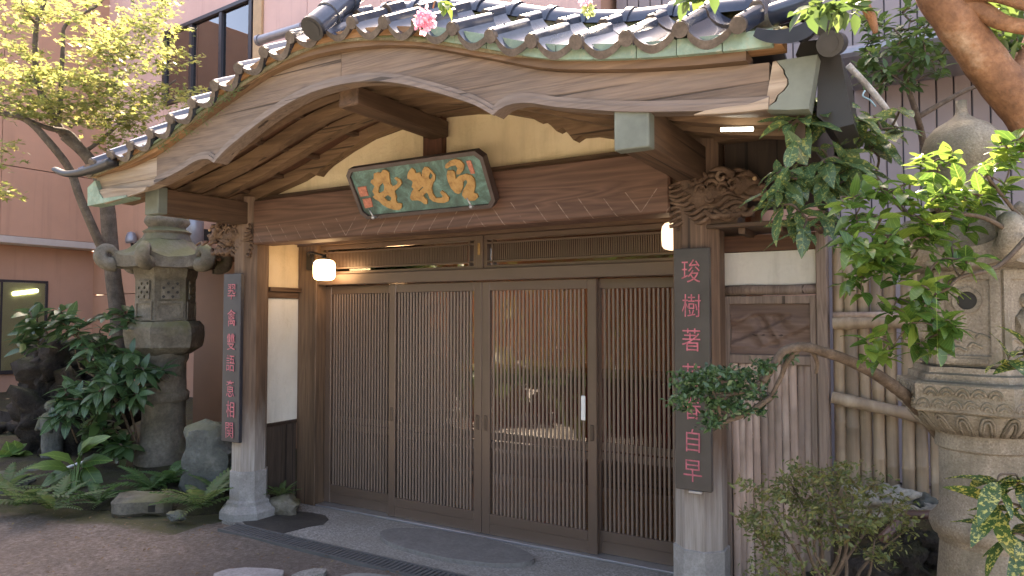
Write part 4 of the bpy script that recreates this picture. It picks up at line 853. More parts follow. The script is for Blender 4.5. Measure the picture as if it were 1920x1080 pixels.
# carved relief panel: boats of wavy leaf shapes cut into a dark board
def relief():
    nx, nz = 44, 28; V = []; Fc = []
    for j in range(nz):
        for i in range(nx):
            x = -1.019 + 0.428 * i / (nx - 1); z = 1.426 + 0.283 * j / (nz - 1); a = (i / (nx - 1) - .5) * 2; c_ = (j / (nz - 1) - .5) * 2
            h = 0.012 * math.sin(9 * a + 5 * c_ + 1.5 * math.sin(4 * a)) + 0.011 * math.copysign(1, math.sin(3.2 * a - 4.5 * c_ + 0.6)) * (abs(c_) < 0.75)
            if c_ > 0.62 - 0.25 * a * a or c_ < -0.7 + 0.15 * a: h = 0.012
            V.append((x, YS + 0.010 - h, z))
    for j in range(nz - 1):
        for i in range(nx - 1): Fc.append((j * nx + i, j * nx + i + 1, (j + 1) * nx + i + 1, (j + 1) * nx + i))
    me = bpy.data.meshes.new('carved_panel'); me.from_pydata(V, [], Fc); me.materials.append(wood("carved_panel_wood", (0.12, 0.075, 0.062), (0.27, 0.185, 0.15), 'x', grey=(0.15, 0.105, 0.09), bump=0.6)); me.polygons.foreach_set("use_smooth", [True] * len(Fc))
    link('carved_panel', me, dr)
relief()
def culm(r, z0, z1, nodes, n=10, seed=0, sq=1.0):
    rr = random.Random(seed); b = B(); zs = sorted([z0, z1] + [v for q in nodes for v in (q - 0.008, q, q + 0.008)]); pts = []; rad = []
    for z in zs:
        k = any(abs(z - q) < 1e-6 for q in nodes); pts.append((0.004 * math.sin(z * 2 + seed), 0, z)); rad.append(r * (1.10 if k else 1.0) * (1 - 0.03 * (z - z0)))
    b.tube(pts, rad, n, squash=sq); return b
pm = [culm(0.0207, 0.07, 1.372, [q + 0.31 * k + 0.07 * s for k in range(5) if q + 0.31 * k + 0.07 * s < 1.34], 10, s, 0.4).mesh('split_culm', M['bamboo_red'], 45) for s, q in ((1, 0.11), (2, 0.2), (3, 0.15), (4, 0.05))]
for i in range(11): link('plank', pm[(i * 3) % 4], dr, (-1.0 + i * 0.0395, YS + 0.005 + 0.006 * (i % 2), 0))
B().box(-1.019, -0.591, YS + 0.042, YS + 0.05, 0.07, 1.75).done('door_back', M['dark_wood'], dr)
# bamboo fence
bf = thing('bamboo_fence', "fence of upright dry bamboo culms with cross rails, left of the pale stone lantern", "bamboo fence", (0.2, 4.2, 0.5))
cm = [culm(rad, 0.58, 2.02, [q + 0.36 * k for k in range(5) if q + 0.36 * k < 1.98], 10, s + 10).mesh('culm', M['bamboo'], 45) for s, (q, rad) in enumerate(((0.72, 0.0335), (0.90, 0.031), (0.66, 0.0345), (0.83, 0.0305), (0.78, 0.033)))]
for i in range(34):
    o = link('bamboo_culm', cm[(i * 2 + i // 5) % 5], bf, (-0.462 + i * 0.0635, 4.2 + random.uniform(-.008, .008), 0.04 * math.sin(i * 2.1) + (0.05 if i in (6, 7) else 0)))
    o.rotation_euler = (0, R(random.uniform(-0.6, 0.6)), random.uniform(0, 6))
for a, b_, nm in (((1562, 606), (1900, 600), 0), ((1560, 745), (1960, 832), 1)):
    p = onY(*a, 4.13); q = onY(*b_, 4.13); n = 12; pts = [p.lerp(q, k / n) for k in range(n + 1)]
    B().tube(pts, [0.031 * (1.12 if k % 4 == 1 else 1) for k in range(n + 1)], 12).done('bamboo_rail', M['bamboo'], bf, 45)
p = onY(1562, 604, 4.13); B().tube([p + Vector((0, 0.0, 0.038)), onY(1720, 590, 4.13)], 0.016, 8).done('bamboo_rail', M['bamboo_red'], bf, True)

# ------------------------------------------------------------------ stone lanterns
def hexa(r, rot=0.0): return [(r * math.cos(rot + k * R(60)), r * math.sin(rot + k * R(60))) for k in range(6)]
def hex_roof(b, c, z0, z1, r_e, r_t, rot, thick, lift, nr=10, na=8):
    """six-sided stone cap, concave, with lifted corners"""
    rings = []
    for i in range(nr + 1):
        t = i / nr; row = []
        for k in range(6 * na):
            a = rot + 2 * math.pi * k / (6 * na); ph = ((a - rot) % R(60)) / R(60); corner = abs(ph - 0.5) * 2
            hexr = math.cos(R(30)) / math.cos(((a - rot) % R(60)) - R(30))
            r = (r_e + (r_t - r_e) * t) * (hexr * (1 - t * 0.5) + t * 0.5)
            z = z0 + thick + (z1 - z0 - thick) * (t ** 1.5) + lift * (corner ** 3) * (1 - t) ** 2
            row.append((c[0] + r * math.cos(a), c[1] + r * math.sin(a), z))
        rings.append(row)
    under = [[(x, y, z0 + 0.45 * (z - z0 - thick)) for x, y, z in rings[0]], [(c[0] + (x - c[0]) * 0.5, c[1] + (y - c[1]) * 0.5, z0 - 0.01) for x, y, z in rings[0]]]
    allr = [[b.bm.verts.new(p) for p in row] for row in (under[::-1] + rings)]; n = 6 * na
    for i in range(len(allr) - 1):
        for k in range(n): b.face([allr[i][k], allr[i][(k + 1) % n], allr[i + 1][(k + 1) % n], allr[i + 1][k]])
    b.face(allr[0][::-1]); b.face(allr[-1])
def scroll(b, c, a, r, z, size, wd):
    """curled corner scroll at azimuth a"""
    d = Vector((math.cos(a), math.sin(a), 0)); o = Vector((c[0], c[1], 0)) + d * r + Vector((0, 0, z)); pts = []; rad = []
    for t in np.linspace(-0.5, 4.9, 26):
        q = size * (1.0 - 0.13 * t); pts.append(o + d * (math.sin(t) * q) + Vector((0, 0, -math.cos(t) * q + size * 0.9))); rad.append(wd * (1 - 0.10 * t))
    b.tube(pts, rad, 10)
def roughen(o, amp, s, sub=1):
    bm = bmesh.new(); bm.from_mesh(o.data)
    if sub: bmesh.ops.subdivide_edges(bm, edges=bm.edges[:], cuts=sub, use_grid_fill=True)
    for v in bm.verts: v.co += v.normal * amp * fbm(v.co.x, v.co.y, s, v.co.z * s)
    bm.to_mesh(o.data); bm.free(); return o
# old lantern, left
lc = Vector((-6.86, 4.47, 0)); DL = 7.37
def zz(v): return 1.65 + (590 - v) / FOC * DL
ll = thing('stone_lantern', "tall dark mossy stone lantern with curled roof corners, left of the porch", "stone lantern", (lc.x, lc.y, 0.05), 'garden stone lanterns')
b = B(); b.lathe([(0.27, 0.0), (0.27, zz(845)), (0.235, zz(835)), (0.215, zz(820)), (0.205, zz(780)), (0.203, zz(752)), (0.232, zz(748)), (0.236, zz(735)), (0.205, zz(730)), (0.20, zz(680)), (0.225, zz(672)), (0.23, zz(660))], 26, lc); roughen(b.done('shaft', M['old_stone'], ll, 60), 0.008, 6)
LR = R(66)
b = B(); b.lathe([(0.25, zz(664)), (0.36, zz(650)), (0.385, zz(625)), (0.375, zz(612)), (0.33, zz(602))], 6, lc, LR); roughen(b.done('platform', M['old_stone'], ll, 40), 0.014, 7, 3)
b = B(); b.lathe([(0.30, zz(602)), (0.29, zz(598)), (0.285, zz(525)), (0.30, zz(518)), (0.31, zz(505))], 6, lc, LR); fb = roughen(b.done('fire_box', M['old_stone'], ll, 30), 0.004, 9, 2)
def face_frame(c, r, rot, k):
    a = rot + R(60) * k + R(30); n = Vector((math.cos(a), math.sin(a), 0)); t = Vector((-n.y, n.x, 0)); return c + n * (r * math.cos(R(30))), n, t
lat = B(); 
for k in range(6):
    o_, n_, t_ = face_frame(lc, 0.289, LR, k)
    if (o_ - CAM).dot(n_) > 0: continue
    h0, h1 = zz(562), zz(528); w2 = 0.085
    def q(p, h): return o_ + t_ * p[0] + Vector((0, 0, p[1])) + n_ * (h + 0.006)
    holes = []
    for iz in range(4):
        for ix in range(4):
            cx_, cz_ = (-0.063 + 0.042 * ix), h0 + 0.026 + 0.044 * iz; r_ = 0.016
            if (ix + iz) % 2 == 0: holes.append([(cx_ + r_ * math.cos(x_), cz_ + r_ * math.sin(x_)) for x_ in np.linspace(0, 2 * math.pi, 7)[:-1]][::-1])
    lat.mi = 0; lat.holed([[(-w2, h0), (w2, h0), (w2, h1), (-w2, h1)]] + holes, q, 0.012)
    lat.mi = 1; vsq = [lat.bm.verts.new(q(p, -0.002)) for p in ((-w2, h0), (w2, h0), (w2, h1), (-w2, h1))]; lat.face(vsq)
    lat.mi = 0
    def q2(p, h): return o_ + t_ * p[0] + Vector((0, 0, p[1])) + n_ * (h + 0.002)
    g0, g1 = zz(600), zz(566); lat.holed([[(-0.12, g0), (0.12, g0), (0.12, g1), (-0.12, g1)], [(-0.1, g0 + 0.02), (-0.1, g1 - 0.02), (0.1, g1 - 0.02), (0.1, g0 + 0.02)]], q2, 0.012)
lat.done('lattice_panel', [M['old_stone'], M['black']], fb)
b = B(); hex_roof(b, lc, zz(505), zz(450), 0.50, 0.24, LR, 0.11, 0.07); b.lathe([(0.24, zz(452)), (0.215, zz(440)), (0.235, zz(436)), (0.20, zz(432))], 24, lc)
ro = roughen(b.done('roof', M['old_stone'], ll, 50), 0.012, 6, 0)
for k in range(6):
    b = B(); scroll(b, lc, LR + R(60) * k, 0.52, zz(497), 0.095, 0.075); roughen(b.done('corner_scroll', M['old_stone'], ro, True), 0.008, 9, 0)
b = B(); b.lathe([(0.19, zz(433)), (0.17, zz(428)), (0.21, zz(418)), (0.20, zz(408)), (0.12, zz(402)), (0.10, zz(396)), (0.13, zz(388)), (0.10, zz(375)), (0.03, zz(362)), (0.01, zz(358))], 22, lc); roughen(b.done('finial', M['old_stone'], ll, 60), 0.02, 7, 1)
# pale granite lantern, right
rc = Vector((0.150, 3.335, 0)); DR = 2.80
def zr_(v): return 1.65 + (590 - v) / FOC * DR
rl = thing('stone_lantern', "pale tan granite lantern with petal-carved bowl and round window at the right", "stone lantern", (rc.x, rc.y, 0.2), 'garden stone lanterns')
pr = [(0.20, 0.0), (0.20, 0.25), (0.158, zr_(1010)), (0.163, zr_(1008)), (0.166, zr_(1000)), (0.182, zr_(995)), (0.195, zr_(980)), (0.192, zr_(968)), (0.172, zr_(958)), (0.158, zr_(948)), (0.154, zr_(845)), (0.156, zr_(838)), (0.168, zr_(834)), (0.17, zr_(812)), (0.172, zr_(806))]
B().lathe(pr, 40, rc).done('shaft', M['new_stone'], rl, 40)
RR = R(44)
b = B(); n = 72; rows = []
for i in range(9):
    t = i / 8; row = []
    for k in range(n):
        a = 2 * math.pi * k / n; pet = abs(math.sin(a * 6.0)); r = 0.172 + 0.088 * (t ** 0.6) + 0.004 * (pet ** 0.6) * math.sin(math.pi * min(1, t * 1.05)); z = zr_(806) + (zr_(764) - zr_(806)) * t
        row.append(b.bm.verts.new((rc.x + r * math.cos(a), rc.y + r * math.sin(a), z)))
    rows.append(row)
for i in range(8):
    for k in range(n): b.face([rows[i][k], rows[i][(k + 1) % n], rows[i + 1][(k + 1) % n], rows[i + 1][k]])
b.face(rows[0][::-1]); b.face(rows[-1]); pb = b.done('petal_bowl', M['new_stone'], rl, True)
for k in range(20):
    a0 = 2 * math.pi * k / 20; bb = B()
    if math.cos(a0 - R(268)) < -0.2: continue
    for wd_, top in ((0.135, 0.90), (0.085, 0.74)):
        pts = []
        for u_ in np.linspace(-1, 1, 11):
            t = 0.08 + (top - 0.08) * (1 - abs(u_) ** 2.6); a = a0 + wd_ * u_ * (0.75 + 0.25 * t); r = 0.172 + 0.088 * t ** 0.6 + 0.006
            pts.append((rc.x + r * math.cos(a), rc.y + r * math.sin(a), zr_(806) + (zr_(764) - zr_(806)) * t))
        bb.tube(pts, 0.0055, 5)
    bb.done('petal', M['new_stone'], pb, True)
b = B(); b.lathe([(0.305, zr_(763)), (0.315, zr_(760)), (0.315, zr_(714)), (0.307, zr_(711)), (0.27, zr_(709)), (0.268, zr_(697)), (0.25, zr_(694)), (0.248, zr_(684))], 6, rc, RR); pf = roughen(b.done('platform', M['new_stone'], rl, 30), 0.003, 20, 2)
for k in range(6):   # carved cloud fret on each side
    o_, n_, t_ = face_frame(rc, 0.315, RR, k)
    if (o_ - CAM).dot(n_) > 0: continue
    bb = B()
    for row in range(2):
        for j in range(6 - row):
            cx_ = -0.13 + 0.052 * j + 0.026 * row; z0 = zr_(757) + 0.045 * row
            for rr_ in (0.024, 0.013):
                bb.tube([o_ + t_ * (cx_ + rr_ * math.cos(a_) * (1 + 0.15 * math.sin(j * 3))) + Vector((0, 0, z0 + rr_ * 1.5 * math.sin(a_))) for a_ in np.linspace(0.1 + 0.3 * (j % 2), 2.9, 7)], 0.0045, 5)
    bb.done('fret_relief', M['new_stone'], pf, True)
b = B(); b.lathe([(0.214, zr_(683)), (0.214, zr_(508))], 6, rc, RR); fb = b.done('fire_box', M['new_stone'], rl)
for k in range(6):
    o_, n_, t_ = face_frame(rc, 0.214, RR, k)
    if (o_ - CAM).dot(n_) > 0: continue
    def q(p, h): return o_ + t_ * p[0] + Vector((0, 0, p[1])) + n_ * (h - 0.001)
    z0, z1 = zr_(679), zr_(512); zc = zr_(565); cir = lambda r_, nn=20: [(r_ * math.cos(x_), zc + r_ * math.sin(x_)) for x_ in np.linspace(0, 2 * math.pi, nn + 1)[:-1]]
    bb = B(); bb.holed([[(-0.106, z0), (0.106, z0), (0.106, z1), (-0.106, z1)], [(-0.075, zr_(663)), (-0.075, zr_(528)), (0.075, zr_(528)), (0.075, zr_(663))]], q, 0.013)
    bb.holed([[(-0.066, zr_(678) + 0.004), (0.066, zr_(678) + 0.004), (0.066, zr_(668)), (-0.066, zr_(668))]], lambda p, h: q(p, h + 0.0135), 0.004)
    if k % 2 == 1:
        bb.holed([cir(0.048), cir(0.034)[::-1]], q, 0.012); bb.done('window_panel', M['new_stone'], fb)
        d_ = B(); d_.holed([cir(0.0335)], lambda p, h: q(p, h), 0.003); d_.done('dark_opening', M['black'], fb)
    else:
        bb.ball(o_ + Vector((0, 0, zr_(610))) + n_ * 0.0, 0.055, 3, (0.9, 0.9, 1.2), 0.25, 3, 3); bb.ball(o_ + Vector((0, 0, zr_(566))), 0.03, 2, (1, 1, 1), 0.2, 3, 6)
        bb.done('figure_panel', M['new_stone'], fb, 40)
    cl = B()
    for j, (x0, zv) in enumerate(((-0.03, 655), (0.02, 648), (0.045, 632), (-0.05, 640), (0.0, 625))): cl.tube(spline3([o_ + t_ * (x0 + a_ - 0.02) + Vector((0, 0, zr_(zv) + c_)) for a_, c_ in ((0, 0), (0.012, 0.014), (0.028, 0.01), (0.045, 0.0))], 4), 0.006, 5)
    cl.done('cloud_relief', M['new_stone'], fb, True)
b = B(); hex_roof(b, rc, zr_(506), zr_(392), 0.31, 0.12, RR, 0.07, 0.05, 12, 10); ro = b.done('roof', M['new_stone'], rl, 50)
for k in range(6):
    b = B(); scroll(b, rc, RR + R(60) * k, 0.29, zr_(476), 0.06, 0.05)
    a = RR + R(60) * k; d = Vector((math.cos(a), math.sin(a), 0)); b.tube(spline3([rc + d * 0.30 + Vector((0, 0, zr_(470))), rc + d * 0.22 + Vector((0, 0, zr_(432))), rc + d * 0.12 + Vector((0, 0, zr_(392)))], 5), 0.022, 8)
    b.done('corner_scroll', M['new_stone'], ro, True)
fc = rc + Vector((-0.05, 0, 0)); pr = [(0.115, zr_(394)), (0.12, zr_(380)), (0.09, zr_(370)), (0.085, zr_(352)), (0.075, zr_(330)), (0.12, zr_(312)), (0.14, zr_(290)), (0.142, zr_(272)), (0.128, zr_(252)), (0.095, zr_(234)), (0.05, zr_(222)), (0.026, zr_(212)), (0.02, zr_(203)), (0.0195, zr_(184)), (0.0, zr_(183))]
b = B(); b.lathe(pr, 36, fc, cap=False); b.done('finial', M['new_stone'], rl, True)

# ------------------------------------------------------------------ neighbouring buildings
pk = thing('pink_building', "salmon pink rendered building with dark framed windows behind the left garden", "building", (-11, 8.6, 0))
def wy(x): return 8.0 - 0.068 * (x + 10)
WANG = math.atan(-0.068)
def wallbox(x0, x1, z0, z1, off=0.0, th=0.2, bev=0.004):
    m = Matrix.Translation((x0, wy(x0) + off, 0)) @ Matrix.Rotation(WANG, 4, 'Z'); L = (x1 - x0) / math.cos(WANG)
    return B().box(0.006, L - 0.006, 0, th, z0, z1, bev, m)
cols = [-15.4, -12.75, -9.93, -8.55, -6.9, -5.2, -3.4]
for i in range(len(cols) - 1):
    a, c = cols[i], cols[i + 1]
    wallbox(a, c, 0, 2.06).done('wall_panel', M['pink'], pk); wallbox(a, c, 2.075, 4.62).done('wall_panel', M['pink'], pk)
    if i == 1:
        wallbox(a, c, 4.635, 5.66).done('wall_panel', M['pink_lit'], pk); wallbox(a, c, 7.12, 8.6).done('wall_panel', M['pink_lit'], pk)
    else: wallbox(a, c, 4.635, 8.6).done('wall_panel', M['pink_lit'], pk)
wallbox(-15.4, -3.4, 0, 8.6, 0.22, 4.0, 0).done('building_core', M['pink'], pk)
m = Matrix.Translation((-12.75, wy(-12.75), 0)) @ Matrix.Rotation(WANG, 4, 'Z'); L = 2.82
fr = B()
for x0 in (0.0, 0.92, 1.86, L - 0.09): fr.box(x0 + 0.002, x0 + 0.088, -0.05, 0.1, 5.741, 7.039, 0.004, m)
fr.box(0, L, -0.06, 0.1, 7.04, 7.11, 0.004, m).box(0, L, -0.06, 0.1, 5.67, 5.74, 0.004, m)
fr = fr.done('upper_window', M['dark_frame'], pk)
for x0, x1 in ((0.089, 0.919), (1.009, 1.859), (1.949, L - 0.091)): B().box(x0, x1, 0.0, 0.006, 5.741, 7.039, 0, m).done('pane', M['glass_dark'], fr)
B().box(0.05, L - 0.05, 0.19, 0.2, 5.68, 7.10, 0, m).done('inner_screen', M['white_plaster'], fr)
wallbox(-9.90, -9.66, 4.7, 8.6, -0.05, 0.05).done('corner_trim', M['tan_frame'], pk)
# left wing and its overhanging ledge
for y0, y1 in ((2.0, 4.2), (4.2, 6.4), (6.4, 8.45)):
    B().box(-15.6, -15.4, y0 + .005, y1 - .005, 0, 3.0, 0.004).done('wing_panel', M['pink'], pk)
    B().box(-15.35, -14.95, y0 + .005, y1 - .005, 3.14, 4.45, 0.004).done('wing_panel', M['pink'], pk); B().box(-15.35, -14.95, y0 + .005, y1 - .005, 4.465, 8.6, 0.004).done('wing_panel', M['pink'], pk)
B().box(-15.6, -14.9, 2.0, wy(-14.9) - 0.01, 3.0, 3.13, 0.005).done('ledge', M['soffit_grey'], pk)
a = onX(-40, 527, -15.4); c = onX(85, 690, -15.4)
y0, y1, z0, z1 = a.y, c.y, c.z, onX(85, 527, -15.4).z
fr = B().box(-15.42, -15.36, y0 - .05, y1, z1 - 0.05, z1, .004).box(-15.42, -15.34, y0 - .05, y1 + .02, z0 - 0.07, z0, .004).box(-15.42, -15.36, y1 - .05, y1, z0 + .001, z1 - .051, .004).box(-15.42, -15.36, onX(2, 600, -15.4).y - .03, onX(2, 600, -15.4).y, z0 + .001, z1 - .051).done('side_window', M['dark_frame'], pk)
n = 42; bl = B()
for i in range(n):
    z = z0 + (z1 - z0 - 0.06) * i / n; bl.box(-15.388, -15.384, y0, y1 - 0.052, z + 0.004, z + (z1 - z0) / n * 0.86, 0)
bl.done('blind_slats', M['blind'], fr, kind='stuff')
B().box(-15.395, -15.39, y0, y1 - 0.052, z0, z1 - .051).done('blind_back', M['blind'], fr)
B().box(-15.372, -15.368, y0, y1 - 0.051, z0 + .001, z1 - .051).done('pane', M['glass_dark' if False else 'glass'], fr)
p = onX(24, 551, -15.378); q = onX(70, 545, -15.378); B().tube([p, q], 0.03, 8).done('reflection_bar', M['white_glow'], fr)  # glowing bar standing in for a reflection in the window glass
# conduit, roof pipe end
p = onY(488, 75, 7.4); B().tube([p, p + Vector((1.0, -0.05, -0.02))], 0.07, 12).tube([p + Vector((-0.06, 0, 0)), p], 0.085, 12).done('roof_pipe', M['lampgrey'], pk, 40)
t = thing('wall_lamp', "small grey hooded outdoor lamp on the salmon wall behind the old lantern", "wall lamp", onY(245, 445, 8.1))
c = onY(246, 445, 8.12); B().lathe([(0.10, c.z - 0.12), (0.11, c.z - 0.06), (0.10, c.z + 0.02), (0.07, c.z + 0.09), (0.0, c.z + 0.12)], 16, (c.x, c.y)).done('hood', M['lampgrey'], t, True)
B().tube([c + Vector((0.03, 0, -0.12)), c + Vector((0.03, 0.02, -0.24)), c + Vector((0.03, 0.2, -0.26))], 0.03, 8).done('arm', M['black'], t, True)
t = thing('wall_lamp', "large blue-grey cylinder lamp behind the old lantern's finial", "wall lamp", onY(362, 440, 7.7))
c = onY(360, 438, 7.7); B().lathe([(0.19, c.z - 0.4), (0.19, c.z + 0.2), (0.16, c.z + 0.30), (0.08, c.z + 0.35), (0, c.z + 0.36)], 20, (c.x, c.y)).done('hood', M['lampgrey'], t, True)
B().box(c.x - 0.05, c.x + 0.05, c.y + 0.1, c.y + 0.35, c.z - 0.1, c.z + 0.1).done('arm', M['black'], t)
# corrugated building at the right, with a wing that comes forward beyond the picture
cb = thing('corrugated_building', "building clad in lilac-grey ribbed steel panels behind the porch", "building", (3, 9, 0))
SID = B().box(0.006, 0.139, -0.012, 0.02, 0, 8.9, 0.006).mesh('siding_panel', M['siding'])
for i in range(60): link('siding_panel', SID, cb, (-3.3 + 0.145 * i, 8.0, 0))
B().box(-3.3, 9, 8.021, 13, 0, 9.0).done('building_core', M['dark_frame'], cb)
p = onY(1575, 98, 7.0); B().box(p.x, p.x + 3.5, 6.85, 7.98, p.z - 0.1, p.z, 0.03).done('lower_roof', M['lampgrey'], cb)

# ------------------------------------------------------------------ vegetation helpers
def leaf_mesh(name, L, W, mat, fold=0.18, droop=0.25, n=5, shape=0.85, wav=0.0):
    b = B(); rows = []
    for i in range(n + 1):
        t = i / n; wd = W / 2 * (math.sin(math.pi * t ** shape) ** 0.8 if 0 < t < 1 else 0.02); y = L * t; z = -droop * L * t * t
        wz = wav * W * math.sin(i * 2.3)
        rows.append([b.bm.verts.new(q) for q in ((-wd, y, z + fold * wd + wz), (0, y, z), (wd, y, z + fold * wd - wz))])
    for i in range(n):
        for k in (0, 1): b.face([rows[i][k], rows[i][k + 1], rows[i + 1][k + 1], rows[i + 1][k]])
    return b.mesh(name, mat, True)
def basis(d, up):
    y = d.normalized(); x = y.cross(up)
    if x.length < 1e-3: x = y.cross(Vector((1, 0, 0)))
    x.normalize(); z = x.cross(y); return Matrix(((x.x, y.x, z.x), (x.y, y.y, z.y), (x.z, y.z, z.z)))
def rv(rr): return Vector((rr.uniform(-1, 1), rr.uniform(-1, 1), rr.uniform(-1, 1)))
def rosette(parent, meshes, tip, axis, n, spread, rr, smin=0.75, smax=1.15, sag=0.25, name='leaf'):
    axis = axis.normalized(); p = axis.orthogonal().normalized(); q = axis.cross(p); off = rr.uniform(0, 6.28)
    for k in range(n):
        a = off + k * 2.4; sp = spread * rr.uniform(0.6, 1.25)
        d = axis * math.cos(sp) + (p * math.cos(a) + q * math.sin(a)) * math.sin(sp); d.z -= sag * rr.uniform(0.4, 1.3)
        m = (Matrix.Translation(tip - axis * 0.012 * k * 0.5) @ (basis(d, (Vector((0, 0, 1)) + rv(rr) * 0.5)).to_4x4()) @ Matrix.Scale(rr.uniform(smin, smax), 4))
        k_ = parent.name; NL[k_] = NL.get(k_, 0) + 1
        if NL[k_] <= 300: put(name, rr.choice(meshes), parent, m)
        else: OVER.setdefault(k_, []).append((rr.choice(meshes), m))
NL = {}; OVER = {}
def flush_leaves(t):
    """leaves past the first 300 of a plant become one joined part"""
    L = OVER.pop(t.name, [])
    if not L: return
    V = []; F_ = []
    for me, m in L:
        o = len(V); V += [tuple(m @ v.co) for v in me.vertices]; F_ += [tuple(i + o for i in p.vertices) for p in me.polygons]
    me = bpy.data.meshes.new('foliage'); me.from_pydata(V, [], F_); me.materials.append(L[0][0].materials[0]); me.polygons.foreach_set("use_smooth", [True] * len(F_)); link('foliage', me, t, kind='stuff')
def twig(parent, pts, r0, r1, mat, n=6, name='twig'):
    s = spline3(pts, 5); return B().tube(s, [r0 + (r1 - r0) * i / (len(s) - 1) for i in range(len(s))], n).done(name, mat, parent, True)
LEAF_OVAL = np.array([(0, 0, 0), (-.5, .35, .06), (0, .38, -.02), (.5, .35, .06), (-.42, .68, .02), (0, .7, -.06), (.42, .68, .02), (0, 1.05, -.14)]); OVAL_F = [(0, 2, 1), (0, 3, 2), (1, 2, 5, 4), (2, 3, 6, 5), (4, 5, 7), (5, 6, 7)]
_m = [(0, 0, 0)]; 
for k, (ang, ln) in enumerate(((-100, .5), (-70, .28), (-48, .85), (-25, .36), (0, 1.05), (25, .36), (48, .85), (70, .28), (100, .5))): _m.append((math.sin(R(ang)) * ln, math.cos(R(ang)) * ln * .9 + .1, -0.10 * ln))
LEAF_MAPLE = np.array(_m); MAPLE_F = [(0, i, i + 1) for i in range(1, 9)]
def mass(name, P, size, mat, parent=None, shape='oval', aspect=0.5, flat=0.35, out=None, kind='stuff', sd=3):
    """P: N x 3 leaf positions; leaves turned at random about a mostly level plane"""
    r = np.random.default_rng(sd); N = len(P); Lf, Ff = (LEAF_MAPLE, MAPLE_F) if shape == 'maple' else (LEAF_OVAL, OVAL_F)
    base_ = Lf * (np.array([1, 1, 1]) if shape == 'maple' else np.array([aspect, 1, 1]))
    up = r.normal(size=(N, 3)) * flat; up[:, 2] += 1
    if out is not None: up += out
    up /= np.linalg.norm(up, axis=1)[:, None]; d = r.normal(size=(N, 3)); d -= up * (d * up).sum(1)[:, None]; d /= np.linalg.norm(d, axis=1)[:, None]; x = np.cross(d, up)
    s = size * r.uniform(0.65, 1.25, N); V = P[:, None, :] + s[:, None, None] * (base_[None, :, 0:1] * x[:, None, :] + base_[None, :, 1:2] * d[:, None, :] + base_[None, :, 2:3] * up[:, None, :])
    k = len(base_); V = V.reshape(-1, 3)
    F_ = [tuple(i + k * j for i in f) for j in range(N) for f in Ff]
    me = bpy.data.meshes.new(name); me.from_pydata(V.tolist(), [], F_); me.materials.append(mat); me.polygons.foreach_set("use_smooth", [True] * len(F_))
    return link(name, me, parent, kind=kind)
def ell(c, r, n, shell=0.0, sd=0):
    g = np.random.default_rng(sd + 100); p = g.normal(size=(n, 3)); p /= np.linalg.norm(p, axis=1)[:, None]; rad = g.uniform(shell, 1, n) ** (1 / 3.0) if shell == 0 else g.uniform(shell, 1, n)
    return np.array(c)[None] + p * rad[:, None] * np.array(r)[None]
def pxcloud(specs, sd=0, per=14, sx=14, sz=4):
    """specs: (u, v, ru, rv, D, depth, n): leaf clumps on small sprays around sight-line points"""
    g = np.random.default_rng(sd); out = []
    for (u, v, ru, rv_, D, dd, n) in specs:
        ns = max(1, n // per)
        for _ in range(ns):
            a = g.uniform(0, 2 * math.pi); q = math.sqrt(g.uniform(0, 1)); c = np.array(onD(u + ru * q * math.cos(a), v + rv_ * q * math.sin(a), D + g.normal() * dd))
            k = D / FOC; pts = g.normal(size=(n // ns, 3)) * np.array([sx * k, sx * k, sz * k]); out.append(c + pts)
    return np.concatenate(out)

# ------------------------------------------------------------------ maple, left
mp = thing('maple_tree', "maple with thin grey trunks and sunlit yellow-green top, far left", "tree", onD(225, 720, 8.4))
def limb(pix, r, name='trunk'):
    pts = [onD(u, v, D) for u, v, D in pix]; s = spline3(pts, 6); rr_ = np.interp(np.linspace(0, 1, len(s)), np.linspace(0, 1, len(r)), r)
    return B().tube(s, list(rr_), 9).done(name, M['bark'], mp, True)
limb(((232, 760, 8.3), (222, 600, 8.3), (212, 520, 8.3), (205, 440, 8.25), (200, 385, 8.2), (185, 330, 8.1), (160, 290, 8.0), (120, 255, 7.9)), [0.10, 0.09, 0.085, 0.07, 0.055])
limb(((208, 500, 8.25), (180, 440, 8.0), (150, 370, 7.8), (132, 320, 7.7), (95, 270, 7.5), (50, 225, 7.4), (0, 212, 7.3)), [0.055, 0.045, 0.04, 0.028])
limb(((160, 290, 8.0), (130, 250, 7.9), (90, 240, 7.7), (40, 220, 7.5)), [0.045, 0.03, 0.02], 'branch')
limb(((120, 255, 7.9), (75, 170, 7.7), (66, 100, 7.6), (70, 40, 7.6), (85, 0, 7.6), (95, -40, 7.6)), [0.045, 0.03, 0.022, 0.014], 'branch')
limb(((68, 45, 7.6), (50, 25, 7.5), (40, 0, 7.5)), [0.015, 0.01], 'branch')
limb(((110, 250, 7.9), (118, 90, 7.9), (125, 45, 7.9), (180, 12, 8.0), (200, -10, 8.0)), [0.03, 0.02, 0.015, 0.01], 'branch')
limb(((150, 290, 8.0), (190, 262, 8.2), (260, 200, 8.6), (330, 150, 9.0)), [0.025, 0.018, 0.01], 'branch')
mass('crown_lit', pxcloud([(20, 40, 60, 60, 7.4, .3, 299), (100, 25, 90, 40, 7.5, .3, 379), (30, 120, 60, 40, 7.3, .3, 267), (155, 60, 35, 30, 7.6, .3, 93), (30, 90, 50, 60, 7.4, .3, 156),
    (120, 140, 60, 18, 7.4, .3, 141), (60, 185, 80, 30, 7.3, .3, 347), (175, 150, 60, 15, 7.5, .25, 141)], 5), 0.062, M['leaf_maple'], mp, 'maple', flat=0.3, sd=5)['label'] = "sunlit part of the maple crown"
